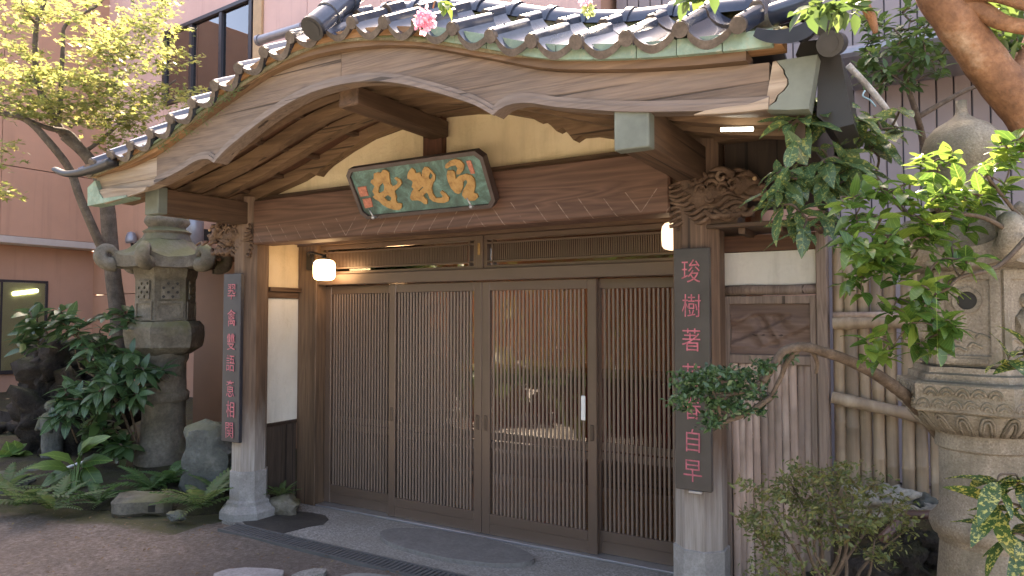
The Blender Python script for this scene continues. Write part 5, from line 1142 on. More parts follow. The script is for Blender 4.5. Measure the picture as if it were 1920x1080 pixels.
mass('crown', pxcloud([(130, 165, 110, 40, 7.6, .3, 548), (200, 185, 60, 30, 7.8, .3, 294), (60, 205, 70, 20, 7.4, .3, 274), (250, 50, 70, 45, 8.4, .3, 506), (310, 30, 40, 40, 8.5, .3, 230), (190, 90, 60, 40, 8.2, .3, 337),
    (260, 110, 80, 30, 8.4, .3, 399), (240, 215, 60, 30, 8.2, .3, 399), (320, 180, 70, 30, 8.6, .3, 463), (170, 215, 90, 25, 7.9, .3, 506), (235, 265, 50, 22, 8.2, .3, 252), (10, 290, 35, 25, 7.2, .3, 125), (5, 370, 20, 18, 7.1, .2, 83), (310, 100, 60, 20, 8.7, .3, 209)], 6), 0.062, M['leaf_maple'], mp, 'maple', flat=0.35, sd=6)

# ------------------------------------------------------------------ left bed: rocks, statue, stones
def rock(name, c, r, sq, mat, label, cat, seed=0, jit=0.45, fr=1.6, sub=4, rot=0.0, group=None, parent=None):
    m = Matrix.Rotation(rot, 3, 'Z').to_4x4(); b = B().ball(c, r, sub, sq, jit, fr, seed, m); o = b.done(name, mat, parent, True)
    if label: tag(o, label, cat, group)
    return o
c = onD(118, 735, 8.0); mound = thing('lava_rock_mound', "dark pitted lava rock outcrop behind the shrub, left", "rock outcrop", (c.x, c.y, 0.1))
for i, (u, v, D, r, sq) in enumerate(((120, 690, 8.2, .40, (.9, .8, .8)), (165, 670, 8.3, .26, (1, .9, .8)), (85, 670, 8.2, .22, (1, .8, .9)), (110, 775, 8.1, .45, (.9, .8, 1)), (175, 760, 8.2, .42, (.9, .9, 1.1)), (75, 760, 8.3, .3, (.7, .8, 1)), (150, 840, 8.0, .40, (1, .8, .8)))):
    rock('rock', onD(u, v, D), r, sq, M['lava'], None, None, i * 3.1, 0.7, 2.0, 4, parent=mound)
rw = thing('rock_wall', "low dry wall of dark lava stones below the salmon wall", "rock wall", onD(20, 850, 9.0)); k = 0
for row in range(4):
    for i in range(6):
        u = -25 + i * 26 + (row % 2) * 13; v = 800 + row * 24
        rock('stone', onD(u, v, 8.9 - 0.08 * row), 0.095, (1.1, 0.9, 0.85), M['lava'], None, None, k * 1.7, 0.5, 1.8, 2, parent=rw); k += 1
B().box(*[f(onD(-40, 850, 9.15).x, onD(120, 850, 9.15).x) for f in (min, max)], onD(40, 850, 9.15).y - 0.05, onD(40, 850, 9.15).y + 0.5, 0, 0.38).done('backing', M['lava'], rw)
sc_ = onZ(97, 862, 0.1); st = thing('stone_figure', "small weathered stone figure standing among the garden plants", "statue", (sc_.x, sc_.y, 0.08))
Ds = (sc_ - CAM).dot(_FP); zs = lambda v: 1.65 + (590 - v) / FOC * Ds
b = B(); b.lathe([(0.115, zs(866)), (0.105, zs(850)), (0.10, zs(815)), (0.115, zs(795)), (0.12, zs(783)), (0.095, zs(776)), (0.045, zs(771))], 14, sc_); b.ball((sc_.x - 0.01, sc_.y - 0.02, zs(762)), 0.062, 3, (0.9, 0.9, 1.05), 0.08, 3, 1)
b.tube([(sc_.x - 0.10, sc_.y - 0.05, zs(782)), (sc_.x - 0.10, sc_.y - 0.10, zs(805)), (sc_.x - 0.02, sc_.y - 0.12, zs(800))], [0.035, 0.032, 0.025], 8).tube([(sc_.x + 0.10, sc_.y - 0.02, zs(782)), (sc_.x + 0.10, sc_.y - 0.08, zs(805)), (sc_.x + 0.02, sc_.y - 0.12, zs(800))], [0.035, 0.032, 0.025], 8)
roughen(b.done('body', M['grey_stone'], st, True), 0.008, 14, 0)
b = B(); c = onZ(385, 938, 0.0); Dst = (c - CAM).dot(_FP)
out = [(340, 812), (352, 798), (378, 789), (402, 793), (420, 808), (431, 850), (436, 905), (420, 945), (370, 950), (338, 945), (333, 915), (343, 880), (340, 845)]
pp = [onD(u, v, Dst) for u, v in out]; cen = sum(pp, Vector()) / len(pp); back = _F * 0.28
v0 = [b.bm.verts.new(cen + (p - cen) * 0.82 - _F * 0.07) for p in pp]; v1 = [b.bm.verts.new(p + _F * 0.03) for p in pp]; v2 = [b.bm.verts.new(cen + (p - cen) * 0.9 + back) for p in pp]
for A_, C_ in ((v0, v1), (v1, v2)):
    for i in range(len(pp)): b.face([A_[i], A_[(i + 1) % len(pp)], C_[(i + 1) % len(pp)], C_[i]])
cf = b.bm.verts.new(cen - _F * 0.10 + _R * 0.03)
for i in range(len(pp)): b.face([v0[i], v0[(i + 1) % len(pp)], cf])
b.face(v2); bmesh.ops.subdivide_edges(b.bm, edges=b.bm.edges[:], cuts=3, use_grid_fill=True)
for v in b.bm.verts:
    q = v.co; v.co = q + Vector((1, 1, 0.6)) * 0.05 * fbm(q.x, q.y, 5, q.z * 5) + _R * 0.03 * math.copysign(1, mnoise.noise(q * 7)) * 0.4
tag(b.done('standing_stone', M['grey_stone'], None, 35), "upright grey-green boulder beside the left porch post", "boulder")
b = B(); c0 = onZ(250, 966, 0); ax = (onZ(310, 958, 0) - onZ(192, 962, 0)).normalized(); m = Matrix.Translation((c0.x, c0.y + 0.14, 0)) @ Matrix.Rotation(math.atan2(ax.y, ax.x), 4, 'Z')
b.box(-0.29, 0.20, -0.13, 0.14, -0.02, 0.15, 0.045, m); bo = b.done('block_stone', M['old_stone'], None, 40); roughen(bo, 0.035, 6, 4); tag(bo, "mossy cut stone block with square hole at the bed's edge", "stone block")
B().box(0.04, 0.095, -0.15, -0.10, 0.03, 0.085, 0.0, m).done('square_hole', M['black'], bo)
for i, (u, v, r, lab) in enumerate(((15, 905, .22, "flat grey edging stone at the picture's left edge"), (332, 962, .07, "small stone between the block stone and the boulder"), (70, 885, .12, "half-hidden small stone at the stone figure's foot"))):
    c = onZ(u, v, 0.08); rock('edging_stone', Vector((c.x, c.y, 0.06)), r, (1.3, .8, .55), M['grey_stone'], lab, 'stone', i * 5.3, 0.35, 1.4, 4, 0.3)
c = [onD(u, v, D) for u, v, D in ((12, 905, 6.9), (45, 912, 6.95), (95, 890, 7.0), (150, 868, 7.05), (185, 862, 7.1))]
tag(B().tube(spline3(c, 4), 0.014, 8).tube([onD(15, 905, 6.9), onD(28, 918, 6.88)], 0.016, 8).done('hose_pipe', M['white'], None, True), "thin white pipe lying across the left plants", "pipe")

# ------------------------------------------------------------------ left plants
rr = random.Random(3)
def bush(name, label, tips, roots, meshes, cat='shrub', group=None, nleaf=(6, 8), spread=1.15, mat=M['twig'], r0=0.012, sag=0.3, smin=.75, smax=1.15, base=None, axis_out=0.4):
    t = thing(name, label, cat, base if base else roots[0], group); cen = sum(tips, Vector()) / len(tips)
    nodes = list(roots)
    for tip in sorted(tips, key=lambda q: min((q - r_).length for r_ in roots)):
        ro_ = min(nodes, key=lambda r_: (r_ - tip).length + (0.0 if r_ in roots else 0.04)); ln = (ro_ - tip).length
        mid = ro_.lerp(tip, 0.55) + Vector((rr.uniform(-.2, .2), rr.uniform(-.2, .2), 0.12)) * ln
        twig(t, [ro_, mid, tip], r0 * 0.8, r0 * 0.4, mat); nodes += [mid, tip]
        ax = Vector((0, 0, 0.75)) + (tip - cen).normalized() * axis_out + rv(rr) * 0.4 - _F * 0.25
        rosette(t, meshes, tip, ax, rr.randint(*nleaf), spread, rr, smin, smax, sag)
    flush_leaves(t)
    return t
def tips_px(specs, seed):
    g = random.Random(seed); out = []
    for (u, v, ru, rv_, D, dd, n) in specs:
        for _ in range(n):
            a = g.uniform(0, 6.28); q = math.sqrt(g.uniform(0, 1)); out.append(onD(u + ru * q * math.cos(a), v + rv_ * q * math.sin(a), D + g.uniform(-dd, dd)))
    return out
LD = [leaf_mesh('leaf', 0.19, 0.075, M['leaf_dark'], 0.15, 0.35), leaf_mesh('leaf', 0.17, 0.085, M['leaf_dark'], 0.2, 0.45), leaf_mesh('leaf', 0.21, 0.08, M['leaf_dark'], 0.1, 0.25)]
r1 = [onD(150, 690, 7.4), onD(195, 720, 7.3), onD(250, 800, 7.1)]
bush('leafy_shrub', "tall dark green shrub with whorled leaves before the old lantern", tips_px([(80, 600, 45, 35, 7.4, .2, 15), (60, 635, 25, 20, 7.4, .2, 4), (170, 620, 50, 20, 7.3, .2, 7), (225, 590, 25, 25, 7.2, .2, 5), (195, 670, 45, 30, 7.2, .2, 13), (235, 690, 55, 35, 7.0, .2, 14), (220, 735, 45, 30, 6.9, .2, 11), (290, 690, 20, 25, 7.0, .1, 4)], 2), r1, LD, base=onD(250, 860, 7.2))
twig(bpy.data.objects['leafy_shrub'], [onD(262, 858, 7.2), onD(250, 790, 7.1), onD(236, 735, 7.0)], 0.016, 0.008, M['twig']); twig(bpy.data.objects['leafy_shrub'], [onD(258, 850, 7.2), onD(228, 770, 7.1), onD(195, 720, 7.2), onD(150, 690, 7.4)], 0.016, 0.01, M['twig'])
r2 = [onD(145, 830, 7.0)]
bush('leafy_shrub', "lower whorl-leaved shrub standing in front of the stone figure", tips_px([(120, 740, 35, 30, 6.9, .15, 7), (150, 765, 30, 25, 6.9, .15, 5), (115, 790, 25, 20, 6.8, .1, 3)], 4), r2, LD, base=onD(150, 890, 7.0))
r3 = [onD(205, 850, 7.1)]
LF = [leaf_mesh('leaf', 0.17, 0.10, M['leaf_fern'], 0.1, 0.4), leaf_mesh('leaf', 0.14, 0.09, M['leaf_dark'], 0.1, 0.4)]
bush('leafy_shrub', "low mid-green bushy plant at the foot of the old lantern", tips_px([(195, 800, 40, 40, 7.1, .2, 12), (210, 840, 30, 20, 7.0, .2, 6)], 8), r3, LF, base=onD(200, 880, 7.1))
bush('broadleaf_weed', "round-leaved bright green weed by the rock wall, far left", tips_px([(28, 852, 20, 15, 7.6, .1, 4), (0, 855, 10, 10, 7.6, .1, 2)], 9), [onD(25, 880, 7.6)], [leaf_mesh('leaf', 0.14, 0.13, M['leaf_dock'], 0.05, 0.3)], 'plant', nleaf=(3, 5), smin=.8)
dk = thing('broad_leaf_plant', "plant with big drooping pale-green leaves beside the block stone", "plant", onZ(130, 935, 0.05))
LK = leaf_mesh('large_leaf', 0.36, 0.19, M['leaf_dock'], 0.12, 0.5, 7, 0.8, 0.05)
dc = onD(140, 872, 6.55)
for (u0, v0, u1, v1, sc2) in ((130, 880, 98, 870, .8), (140, 880, 88, 935, 1.0), (150, 872, 200, 850, .75), (150, 885, 160, 940, .95), (140, 870, 115, 850, .75), (160, 875, 190, 930, .7), (135, 880, 72, 905, .7), (150, 865, 140, 835, .8), (155, 850, 175, 815, .8), (145, 885, 125, 930, .8), (150, 850, 160, 828, .6)):
    a, b_ = onD(u0, v0, 6.55), onD(u1, v1, 6.4); d = (b_ - a); m = Matrix.Translation(a) @ basis(d.normalized() + Vector((0, 0, .15)), Vector((0, 0, 1)) - _F * 0.8).to_4x4() @ Matrix.Scale(sc2 * 1.1, 4); put('large_leaf', LK, dk, m)
    twig(dk, [onZ(140, 925, 0.05), a.lerp(onZ(140, 925, 0.05), .4) + Vector((0, 0, .05)), a], 0.009, 0.005, M['leaf_dock'], 5, 'leaf_stalk')
def frond_mesh(L, W, mat, n=13):
    b = B()
    for i in range(n):
        t = (i + 0.5) / n; y = L * t; z = L * (0.30 * t - 0.45 * t * t); wl = W * (math.sin(math.pi * (0.12 + 0.83 * t)) ** 0.9)
        for s in (-1, 1):
            q = [(0, y - 0.4 * L / n, z), (s * wl * 0.55, y + 0.02 * L, z - 0.01 * L), (s * wl, y + 0.10 * L, z - 0.05 * L), (s * wl * 0.5, y + 0.085 * L, z - 0.01 * L), (0, y + 0.4 * L / n, z)]
            b.face([b.bm.verts.new(p) for p in q])
    return b.mesh('frond', mat)
FR = frond_mesh(0.42, 0.085, M['leaf_fern']); FR2 = frond_mesh(0.45, 0.07, M['leaf_fern_dull'])
def fern(label, c, n, s, me, seed):
    g = random.Random(seed); t = thing('fern', label, 'fern', c, 'ferns in the left bed')
    for i in range(n):
        a = 2 * math.pi * i / n + g.uniform(-.3, .3); d = Vector((math.cos(a), math.sin(a), g.uniform(0.1, 0.9)))
        put('frond', me, t, Matrix.Translation(c) @ basis(d, Vector((0, 0, 1))).to_4x4() @ Matrix.Scale(s * g.uniform(.7, 1.15), 4))
for i, (u, v, z, n, s, me, lab) in enumerate(((285, 915, .10, 13, .95, FR, "bright green fern below the old lantern, above the block stone"), (45, 945, .08, 12, .95, FR2, "feathery dull fern at the bed edge, far left"), (100, 955, .06, 11, .85, FR2, "feathery fern right of the far left one, under the broad leaves"), (185, 940, .06, 11, .7, FR, "small light green fern between broad leaves and block stone"), (378, 950, .08, 14, 1.0, FR2, "dull feathery fern in front of the grey-green boulder"), (410, 925, .10, 9, .7, FR2, "small dull fern squeezed between boulder and porch post"), (322, 905, .12, 8, .7, FR, "small fern touching the boulder's left side"), (10, 920, .10, 9, .8, FR2, "fern cut by the left picture edge beside the edging stone"))):
    c = onZ(u, v, z); fern(lab, c, n, s, me, i + 20)
c = Vector((-4.55, 4.12, 0.0)); pt_ = thing('fern', "dim fern growing on a dark stone behind the left porch post", "fern", c, 'ferns in the left bed')
B().ball((-4.70, 4.16, 0.06), 0.13, 3, (1.2, 0.9, 0.7), 0.35, 1.5, 3.3).done('mossy_stone', M['old_stone'], pt_, 50)
for i in range(16): put('frond', FR2, pt_, Matrix.Translation((-4.72, 4.14, 0.13)) @ basis(Vector((math.cos(i * 2.4), math.sin(i * 2.4), 0.5 + 0.3 * (i % 3))), Vector((0, 0, 1))).to_4x4() @ Matrix.Scale(0.36, 4))

# ------------------------------------------------------------------ right plants
LC = [leaf_mesh('leaf', 0.082, 0.044, M['leaf_camellia'], 0.22, 0.3, 5, 0.8), leaf_mesh('leaf', 0.072, 0.041, M['leaf_camellia'], 0.32, 0.5, 5, 0.8, 0.05), leaf_mesh('leaf', 0.088, 0.042, M['leaf_camellia'], 0.15, 0.12, 5, 0.85, 0.04), leaf_mesh('leaf', 0.06, 0.034, M['leaf_camellia'], 0.4, 0.7, 5, 0.8)]
rc1 = [onD(1930, 470, 2.5), onD(1800, 520, 2.4), onD(1760, 400, 2.45), onD(1850, 330, 2.5)]
ct = bush('camellia_shrub', "glossy bright green broadleaf branches hanging before the pale lantern", tips_px([(1635, 430, 50, 60, 2.4, .16, 12), (1700, 370, 85, 60, 2.4, .14, 17), (1640, 440, 45, 60, 2.3, .08, 8), (1790, 320, 80, 50, 2.5, .16, 12), (1770, 400, 90, 60, 2.5, .12, 18), (1840, 350, 60, 40, 2.5, .12, 9), (1690, 470, 50, 50, 2.4, .1, 8), (1880, 290, 45, 40, 2.5, .12, 7), (1640, 525, 50, 50, 2.38, .12, 8), (1715, 555, 65, 65, 2.36, .14, 12), (1735, 625, 50, 38, 2.35, .1, 8), (1645, 645, 35, 24, 2.35, .06, 5), (1795, 600, 32, 28, 2.3, .06, 4), (1812, 480, 25, 15, 2.3, .05, 3), (1770, 450, 70, 45, 2.42, .12, 7), (1600, 400, 30, 40, 2.4, .1, 4)], 12), rc1, LC, nleaf=(4, 7), spread=1.05, r0=0.005, sag=0.2, smin=.5, smax=1.12, base=Vector((0.45, 2.5, 0.3)))
twig(ct, [Vector((0.5, 2.45, 0.3)), onD(1990, 560, 2.5), onD(1930, 470, 2.5), onD(1850, 410, 2.45), onD(1760, 400, 2.45)], 0.014, 0.006, M['twig'], 7, 'branch'); twig(ct, [onD(1930, 430, 2.5), onD(1890, 380, 2.5), onD(1850, 330, 2.5)], 0.008, 0.005, M['twig'], 6, 'branch'); twig(ct, [onD(1930, 440, 2.4), onD(1870, 500, 2.35), onD(1800, 520, 2.35), onD(1770, 545, 2.33), onD(1700, 560, 2.33)], 0.009, 0.004, M['twig'], 6, 'branch')
LA = [leaf_mesh('leaf', 0.15, 0.062, M['leaf_aucuba'], 0.2, 0.35, 7, 0.85, 0.05), leaf_mesh('leaf', 0.13, 0.062, M['leaf_aucuba'], 0.25, 0.6, 7, 0.85, 0.05), leaf_mesh('leaf', 0.17, 0.058, M['leaf_aucuba'], 0.15, 0.2, 7, 0.9, 0.03), leaf_mesh('leaf', 0.10, 0.05, M['leaf_aucuba'], 0.3, 0.5, 6, 0.85)]
bush('aucuba_shrub', "large spotted-leaf laurel shrub beside the porch's right eave", tips_px([(1500, 235, 30, 25, 2.9, .06, 4), (1545, 200, 30, 20, 2.95, .06, 3), (1470, 330, 25, 25, 2.85, .05, 4), (1455, 375, 20, 25, 2.8, .05, 3), (1520, 310, 35, 40, 2.88, .08, 7), (1570, 340, 40, 50, 2.92, .1, 7), (1610, 260, 45, 50, 3.0, .1, 7), (1510, 405, 30, 25, 2.8, .06, 3), (1560, 420, 30, 30, 2.88, .06, 4), (1670, 215, 40, 30, 3.08, .08, 4)], 77),
     [onD(1640, 330, 3.05), onD(1620, 430, 3.05)], LA, nleaf=(4, 7), spread=1.1, r0=0.008, sag=0.6, smin=.5, smax=1.15, base=Vector((0.25, 3.8, 0.5)))
twig(bpy.data.objects['aucuba_shrub'], [Vector((0.25, 3.8, 0.5)), onD(1810, 560, 3.5), onD(1740, 440, 3.35), onD(1680, 380, 3.15), onD(1640, 330, 3.05)], 0.014, 0.009, M['twig'], 7, 'stem')
LB_ = [leaf_mesh('leaf', 0.15, 0.05, M['leaf_aucuba_bright'], 0.2, 0.35, 7, 0.9, 0.04), leaf_mesh('leaf', 0.13, 0.045, M['leaf_aucuba_bright'], 0.2, 0.5, 7, 0.9)]
bush('aucuba_shrub', "yellow-speckled laurel sprays in front of the pale lantern's shaft, bottom right", [onD(u, v, 2.15) for u, v in ((1870, 900, ), (1910, 900), (1915, 950), (1870, 945), (1900, 1000), (1930, 1010), (1905, 890))], [onD(1960, 940, 2.2)], LB_, nleaf=(4, 6), spread=1.2, r0=0.006, sag=0.6, base=Vector((0.6, 2.0, 0.1)))
bush('aucuba_shrub', "thin yellow-speckled laurel sprig crossing the pale lantern's platform at right edge", [onD(u, v, 2.15) for u, v in ((1890, 675), (1925, 650), (1930, 690))], [onD(1970, 690, 2.2)], LB_, nleaf=(4, 5), spread=0.8, r0=0.005, sag=0.5, base=onD(1990, 720, 2.2))
# shrub behind, upper right
LG = [leaf_mesh('leaf', 0.085, 0.036, M['leaf_bg'], 0.2, 0.3, 4), leaf_mesh('leaf', 0.07, 0.032, M['leaf_bg'], 0.25, 0.4, 4)]
bush('background_shrub', "bushy green shrub before the lilac siding, right of the eave", tips_px([(1690, 110, 75, 55, 4.3, .2, 30), (1640, 130, 35, 35, 4.2, .15, 12), (1740, 90, 50, 55, 4.4, .2, 18), (1680, 45, 70, 45, 4.4, .2, 18), (1880, 100, 50, 70, 4.6, .2, 16), (1780, 40, 40, 40, 4.5, .2, 8)], 31), [onD(1700, 160, 4.4), onD(1760, 110, 4.5), onD(1860, 130, 4.6)], LG, nleaf=(6, 9), spread=1.1, r0=0.008, sag=0.2, base=Vector((0.3, 4.6, 0.5)))
twig(bpy.data.objects['background_shrub'], [Vector((0.3, 4.6, 0.5)), onD(1745, 330, 4.5), onD(1720, 220, 4.4), onD(1700, 160, 4.4)], 0.03, 0.014, M['twig'], 8, 'trunk'); twig(bpy.data.objects['background_shrub'], [onD(1720, 220, 4.4), onD(1810, 170, 4.5), onD(1870, 150, 4.6)], 0.018, 0.01, M['twig'], 8, 'branch')
# crape myrtle with orange bark
cmt = thing('crape_myrtle', "leaning smooth orange-barked tree trunk crossing the top right corner", "tree", (1.75, 2.6, 0.0))
def limb2(pts, r, name):
    s = spline3(pts, 7); rr_ = np.interp(np.linspace(0, 1, len(s)), np.linspace(0, 1, len(r)), r)
    o = B().tube(s, [q * (1 + 0.10 * mnoise.noise((i * 0.35, 1.3, 0))) for i, q in enumerate(rr_)], 14).done(name, M['bark_orange'], cmt, True); return o
limb2([Vector((1.8, 2.3, 0.0)), onD(2160, 560, 2.75), onD(1990, 320, 2.8), onD(1920, 205, 2.8), onD(1858, 130, 2.8), onD(1800, 50, 2.8), onD(1755, -10, 2.8), onD(1700, -140, 2.8)], [0.12, 0.11, 0.085, 0.08, 0.078, 0.078, 0.07, 0.05], 'trunk')
limb2([onD(1790, 20, 2.8), onD(1830, 15, 2.75), onD(1880, 42, 2.7), onD(1960, 58, 2.65)], [0.05, 0.035, 0.03, 0.025], 'branch')
limb2([onD(1770, 5, 2.8), onD(1850, -10, 2.7), onD(1940, 15, 2.6)], [0.03, 0.024, 0.02], 'branch')
limb2([onD(1890, 180, 2.82), onD(1925, 105, 2.9), onD(1960, 20, 3.0), onD(1990, -60, 3.0)], [0.05, 0.04, 0.035, 0.03], 'branch')
limb2([onD(1700, -140, 2.8), onD(1640, -70, 2.6), onD(1622, 0, 2.5), onD(1635, 35, 2.5), onD(1642, 62, 2.5)], [0.035, 0.022, 0.018, 0.016, 0.008], 'branch')
limb2([onD(1700, -140, 2.8), onD(1400, -160, 2.6), onD(1120, -90, 2.5), onD(1100, -5, 2.5)], [0.03, 0.015, 0.008, 0.003], 'branch')
limb2([onD(1400, -160, 2.6), onD(1000, -190, 2.55), onD(850, -90, 2.5), onD(812, 15, 2.5)], [0.015, 0.01, 0.006, 0.003], 'branch')
P = np.concatenate([ell(onD(1800, -700, 3.4), (1.0, 1.0, 0.6), 420, sd=1), ell(onD(2250, -420, 3.2), (0.9, 1.0, 0.5), 420, sd=2), pxcloud([(1560, 8, 60, 12, 2.4, .1, 60), (1320, -4, 30, 12, 2.4, .1, 26), (1900, 15, 60, 20, 2.9, .2, 50), (1850, 70, 40, 25, 2.9, .2, 36)], 3)])
mass('crown', P, 0.075, M['leaf_bg'], cmt, aspect=0.5, flat=0.5, sd=8)
def blossom(label, c, r, n, mat, seed):
    t = thing('blossom_cluster', label, 'blossom', c); mass('petals', ell(c, (r, r, r), n, sd=seed), r * 0.5, mat, t, aspect=0.9, flat=1.2, sd=seed); return t
t = blossom("pink crape myrtle blossom hanging over the tiles near the roof's peak", onD(798, 38, 2.5), 0.038, 150, M['petal'], 5); rosette(t, LC, onD(835, 10, 2.48), Vector((0.3, 0, -0.3)), 6, 0.9, rr, 0.5, 0.8)
t = blossom("small fading red and pale green blossom over the ridge tiles, right of centre", onD(1098, 6, 2.5), 0.022, 50, M['petal'], 6); mass('sepals', ell(onD(1104, 20, 2.5), (.024, .024, .02), 60, sd=9), 0.016, M['sepal'], t, aspect=.8, flat=1.2, sd=9)
# white leaning pole and wire
p = [onD(1590, 122, 3.7), onD(1630, 165, 3.7), onD(1668, 215, 3.7), onD(1685, 260, 3.72)]
tag(B().tube(spline3(p, 4), 0.0165, 10).done('white_pole', M['pole_white'], None, True), "leaning peeling white bamboo pole behind the laurel leaves", "pole")
tag(B().tube(spline3([onD(u, v, 3.6) for u, v in ((1622, 170), (1618, 180), (1632, 188), (1642, 200))], 4), 0.004, 5).done('blue_wire', M['blue_wire'], None, True), "short pale blue wire dangling by the white pole", "wire")
# pruned evergreen branch with a small cloud of leaves
bx = thing('cloud_pruned_tree', "cloud-pruned evergreen pad on a long arching branch before the red-lettered board", "small tree", Vector((0.2, 3.0, 0.4)))
def bl(pix, r, name='branch'):
    s = spline3([onD(*q) for q in pix], 7); rr_ = np.interp(np.linspace(0, 1, len(s)), np.linspace(0, 1, len(r)), r); B().tube(s, [q * (1 + 0.12 * mnoise.noise((i * 0.5, 0, 2))) for i, q in enumerate(rr_)], 9).done(name, M['twig'], bx, True)
bl(((1860, 930, 2.9), (1770, 825, 2.85), (1720, 765, 2.8), (1690, 735, 2.75), (1640, 700, 2.7), (1590, 675, 2.66), (1545, 660, 2.62), (1512, 651, 2.6), (1488, 652, 2.6), (1465, 662, 2.6), (1448, 690, 2.6), (1430, 715, 2.6)), [0.030, 0.025, 0.02, 0.016, 0.014])
bl(((1500, 652, 2.6), (1475, 680, 2.62), (1465, 705, 2.64), (1450, 735, 2.64), (1440, 745, 2.64)), [0.011, 0.009, 0.006]); bl(((1520, 652, 2.6), (1532, 680, 2.66), (1530, 700, 2.68)), [0.009, 0.006])
bl(((1445, 745, 2.62), (1400, 775, 2.6), (1360, 790, 2.6), (1340, 800, 2.58)), [0.012, 0.01, 0.008]); bl(((1430, 715, 2.6), (1390, 735, 2.58), (1330, 745, 2.56)), [0.010, 0.006]); bl(((1350, 790, 2.58), (1345, 755, 2.56), (1330, 720, 2.55)), [0.008, 0.004])
P = pxcloud([(1318, 712, 40, 22, 2.55, .05, 420), (1292, 752, 24, 24, 2.55, .05, 240), (1350, 752, 42, 30, 2.58, .06, 480), (1400, 715, 34, 20, 2.6, .06, 300), (1432, 692, 20, 12, 2.6, .05, 150), (1338, 792, 20, 12, 2.55, .04, 130), (1398, 765, 34, 10, 2.6, .05, 150), (1372, 700, 30, 12, 2.6, .06, 160), (1425, 745, 18, 8, 2.62, .04, 60), (1280, 725, 14, 10, 2.54, .04, 50), (1462, 672, 14, 8, 2.6, .03, 40), (1270, 700, 8, 8, 2.54, .03, 24)], 14, 22, 8.5, 4)
mass('foliage_pad', P, 0.023, M['leaf_box'], bx, aspect=0.5, flat=1.0, sd=14)
# azalea
az = thing('azalea_bush', "low spreading azalea bush with small olive leaves, bottom right", "bush", Vector((-0.55, 2.75, 0.1)))
cb_ = onD(1560, 1120, 2.75)
for i, (u, v) in enumerate(((1440, 950), (1480, 900), (1540, 890), (1600, 930), (1650, 960), (1420, 1000), (1500, 960), (1580, 980), (1640, 1010), (1450, 1050), (1690, 1000), (1550, 940))):
    e = onD(u, v, 2.7 + 0.1 * math.sin(i * 2)); twig(az, [cb_ + Vector((0.02 * i - .1, 0, 0)), cb_.lerp(e, .5) + Vector((0.05 * math.sin(i), 0, -0.03)), e], 0.010, 0.003, M['twig'], 6, 'stem')
P = pxcloud([(1520, 915, 80, 35, 2.7, .1, 640), (1445, 960, 60, 45, 2.68, .1, 480), (1600, 955, 85, 45, 2.72, .1, 680), (1530, 990, 95, 35, 2.62, .1, 640), (1665, 980, 40, 35, 2.75, .08, 190), (1425, 1035, 45, 45, 2.62, .1, 320), (1640, 1030, 45, 28, 2.7, .08, 190), (1560, 895, 100, 22, 2.8, .1, 300), (1480, 1065, 70, 20, 2.6, .1, 180), (1500, 880, 12, 14, 2.7, .05, 50), (1405, 920, 14, 14, 2.66, .05, 46), (1585, 872, 12, 12, 2.75, .05, 40), (1702, 945, 12, 16, 2.76, .05, 40)], 15, 24, 11, 6)
mass('foliage', P, 0.023, M['leaf_azalea'], az, aspect=0.42, flat=0.8, sd=15)
# rocks and pipe by the fence foot
c = onD(1655, 940, 3.55); rock('pale_rock', c, 0.12, (1.15, .8, .62), M['white_rock'], "pale craggy rock at the foot of the bamboo fence", 'rock', 2.2, 0.75, 2.2, 4)
c = onD(1732, 945, 3.5); rock('grey_rock', c, 0.062, (1.2, .9, .75), M['grey_stone'], "round grey rock between the pale rock and the lantern", 'rock', 7.2, 0.4, 1.5, 3)
c = onD(1752, 955, 3.42); rock('pale_rock', c, 0.04, (1.2, .9, .7), M['white_rock'], "small pale stone touching the lantern's shaft", 'rock', 4.2, 0.6, 1.9, 3)
for i, (u, v, r, lab) in enumerate(((1690, 1060, .13, "dark mossy rock below the drain pipe, bottom right"), (1740, 1030, .10, "dark rock beside the lantern's shaft under the pipe"), (1650, 1085, .12, "dark rock behind the azalea stems at the bottom edge"))):
    rock('dark_rock', onD(u, v, 3.2), r, (1.1, .9, .8), M['lava'], lab, 'rock', i * 2.9, 0.5, 1.8, 4)
p = [onD(u, v, D) for u, v, D in ((1655, 1010, 3.05), (1675, 990, 3.1), (1700, 965, 3.15), (1712, 965, 3.2), (1790, 965, 3.22))]
tag(B().tube([p[0], p[1], p[2], p[3], p[4]], 0.021, 12).done('drain_pipe', M['pipe'], None, 60), "bent brown drain pipe beside the lantern's shaft", "pipe")
# fallen leaves on the dirt, weeds under the left tiles
g_ = np.random.default_rng(5); P = np.stack([g_.uniform(-7.2, -2.6, 420), g_.uniform(2.3, 3.6, 420), np.full(420, 0.004)], 1); P = P[[p[1] < EDGE(p[0]) + 0.05 for p in P]]
lt = mass('fallen_leaves', P, 0.028, leafmat("dry_fallen_leaf", [(0.14, 0.07, 0.03), (0.22, 0.13, 0.06), (0.10, 0.06, 0.035), (0.26, 0.2, 0.1)], 0.7, 0.1), None, flat=0.12, sd=33); tag(lt, "tiny dry leaves scattered on the dirt forecourt", "fallen leaves", kind='stuff')
P = np.concatenate([np.array(onY(u, v, 2.86))[None] + g_.normal(size=(26, 3)) * np.array([.03, .02, .012]) for u, v in ((330, 258), (352, 246), (378, 224), (398, 205), (420, 186), (442, 172), (300, 274))])
mass('roof_weeds', P, 0.035, M['leaf_fern_dull'], gh, aspect=0.12, flat=2.0, sd=34)
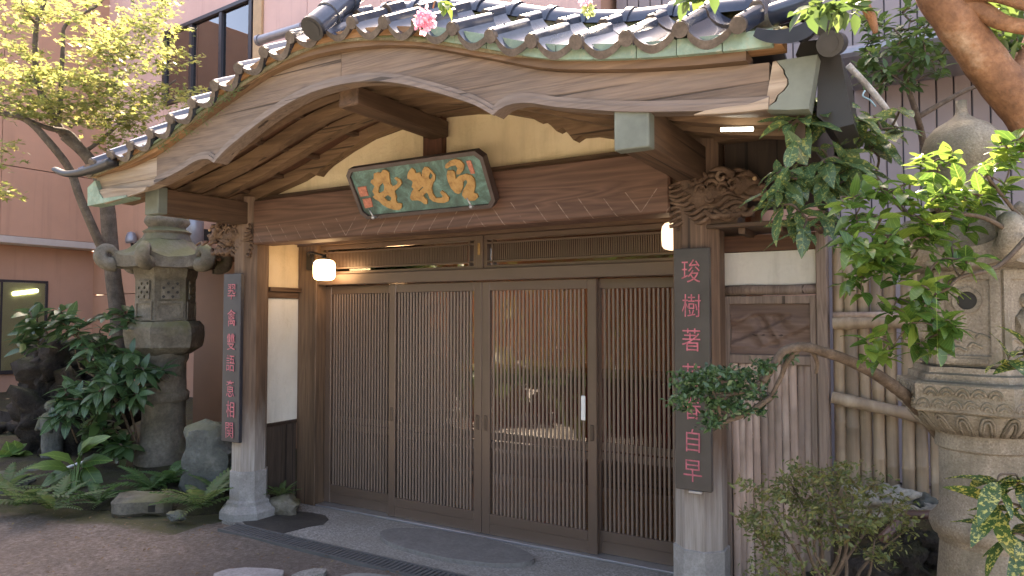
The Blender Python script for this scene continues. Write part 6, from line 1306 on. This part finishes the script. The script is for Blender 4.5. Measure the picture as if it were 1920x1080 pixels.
# things in the room behind the lattice
sh = thing('shelf_rack', "orange wooden shelf rack dimly seen through the left door lattice", "shelf", (-6.2, 7.3, 0.32))
for i in range(6): B().box(-7.2, -5.2, 7.15, 7.58, 0.45 + i * 0.33, 0.48 + i * 0.33).done('shelf_board', M['inner_wood'], sh)
for x in (-7.2, -6.53, -5.86, -5.2): B().box(x - 0.02, x + 0.02, 7.14, 7.59, 0.32, 2.2).done('upright', M['inner_wood'], sh)
ct_ = thing('counter', "long reddish wooden counter dimly seen through the middle door lattice", "counter", (-3.6, 6.9, 0.32))
B().box(-4.7, -2.2, 6.7, 7.2, 1.0, 1.06, 0.01).done('counter_top', M['inner_wood'], ct_); B().box(-4.65, -2.25, 6.78, 7.15, 0.33, 0.999).done('front', M['red_mat'], ct_)
for i, (x, y) in enumerate(((-4.9, 6.0), (-4.45, 5.95))):
    tag(B().lathe([(0.12, 0.02), (0.2, 0.2), (0.22, 0.45), (0.15, 0.62), (0.17, 0.66), (0.0, 0.67)], 20, (x, y)).done('floor_jar', M['black'], None, True), ("left" if i == 0 else "right") + " one of two squat black jars behind the second door panel", "jar", "black jars on the room floor")
t = thing('ceiling_lamp', "warm globe lamp glowing inside the room behind the left lattice", "lamp", (-5.2, 6.2, 1.95)); B().ball((-5.2, 6.2, 1.95), 0.11, 3).done('globe', M['inner_light'], t, True); B().tube([(-5.2, 6.2, 2.06), (-5.2, 6.2, 2.28)], 0.008, 6).done('cord', M['black'], t)
# garden behind the viewer: a belt of tall trees across the forecourt, seen mirrored in the door panes
TB = []
for i in range(9):
    q = i / 8; x = -13.2 + 11.5 * q; y = -4.2 - 2.4 * math.sin(math.pi * min(1, q * 0.75 + 0.1)); h = 5.6 + 0.7 * math.sin(i * 2.2)
    TB.append(ell((x, y, h * 0.70), (1.35, 1.4, h * 0.31), 1500, sd=40 + i)); TB.append(ell((x + 0.5, y - 0.5, h * 0.32), (1.25, 1.3, h * 0.30), 1000, sd=60 + i))
for i in range(15): TB.append(ell((-8.6 + 0.5 * i, -0.4 - 0.5 * math.sin(i * 1.9), 0.5), (0.42, 0.4, 0.5 + 0.2 * math.sin(i * 2.7)), 150, sd=90 + i))
gt = mass('garden_trees', np.concatenate(TB), 0.30, M['leaf_bg'], None, aspect=0.6, flat=0.8, sd=21); tag(gt, "belt of green garden trees opposite the porch, mirrored in the door panes", "trees", kind='stuff')
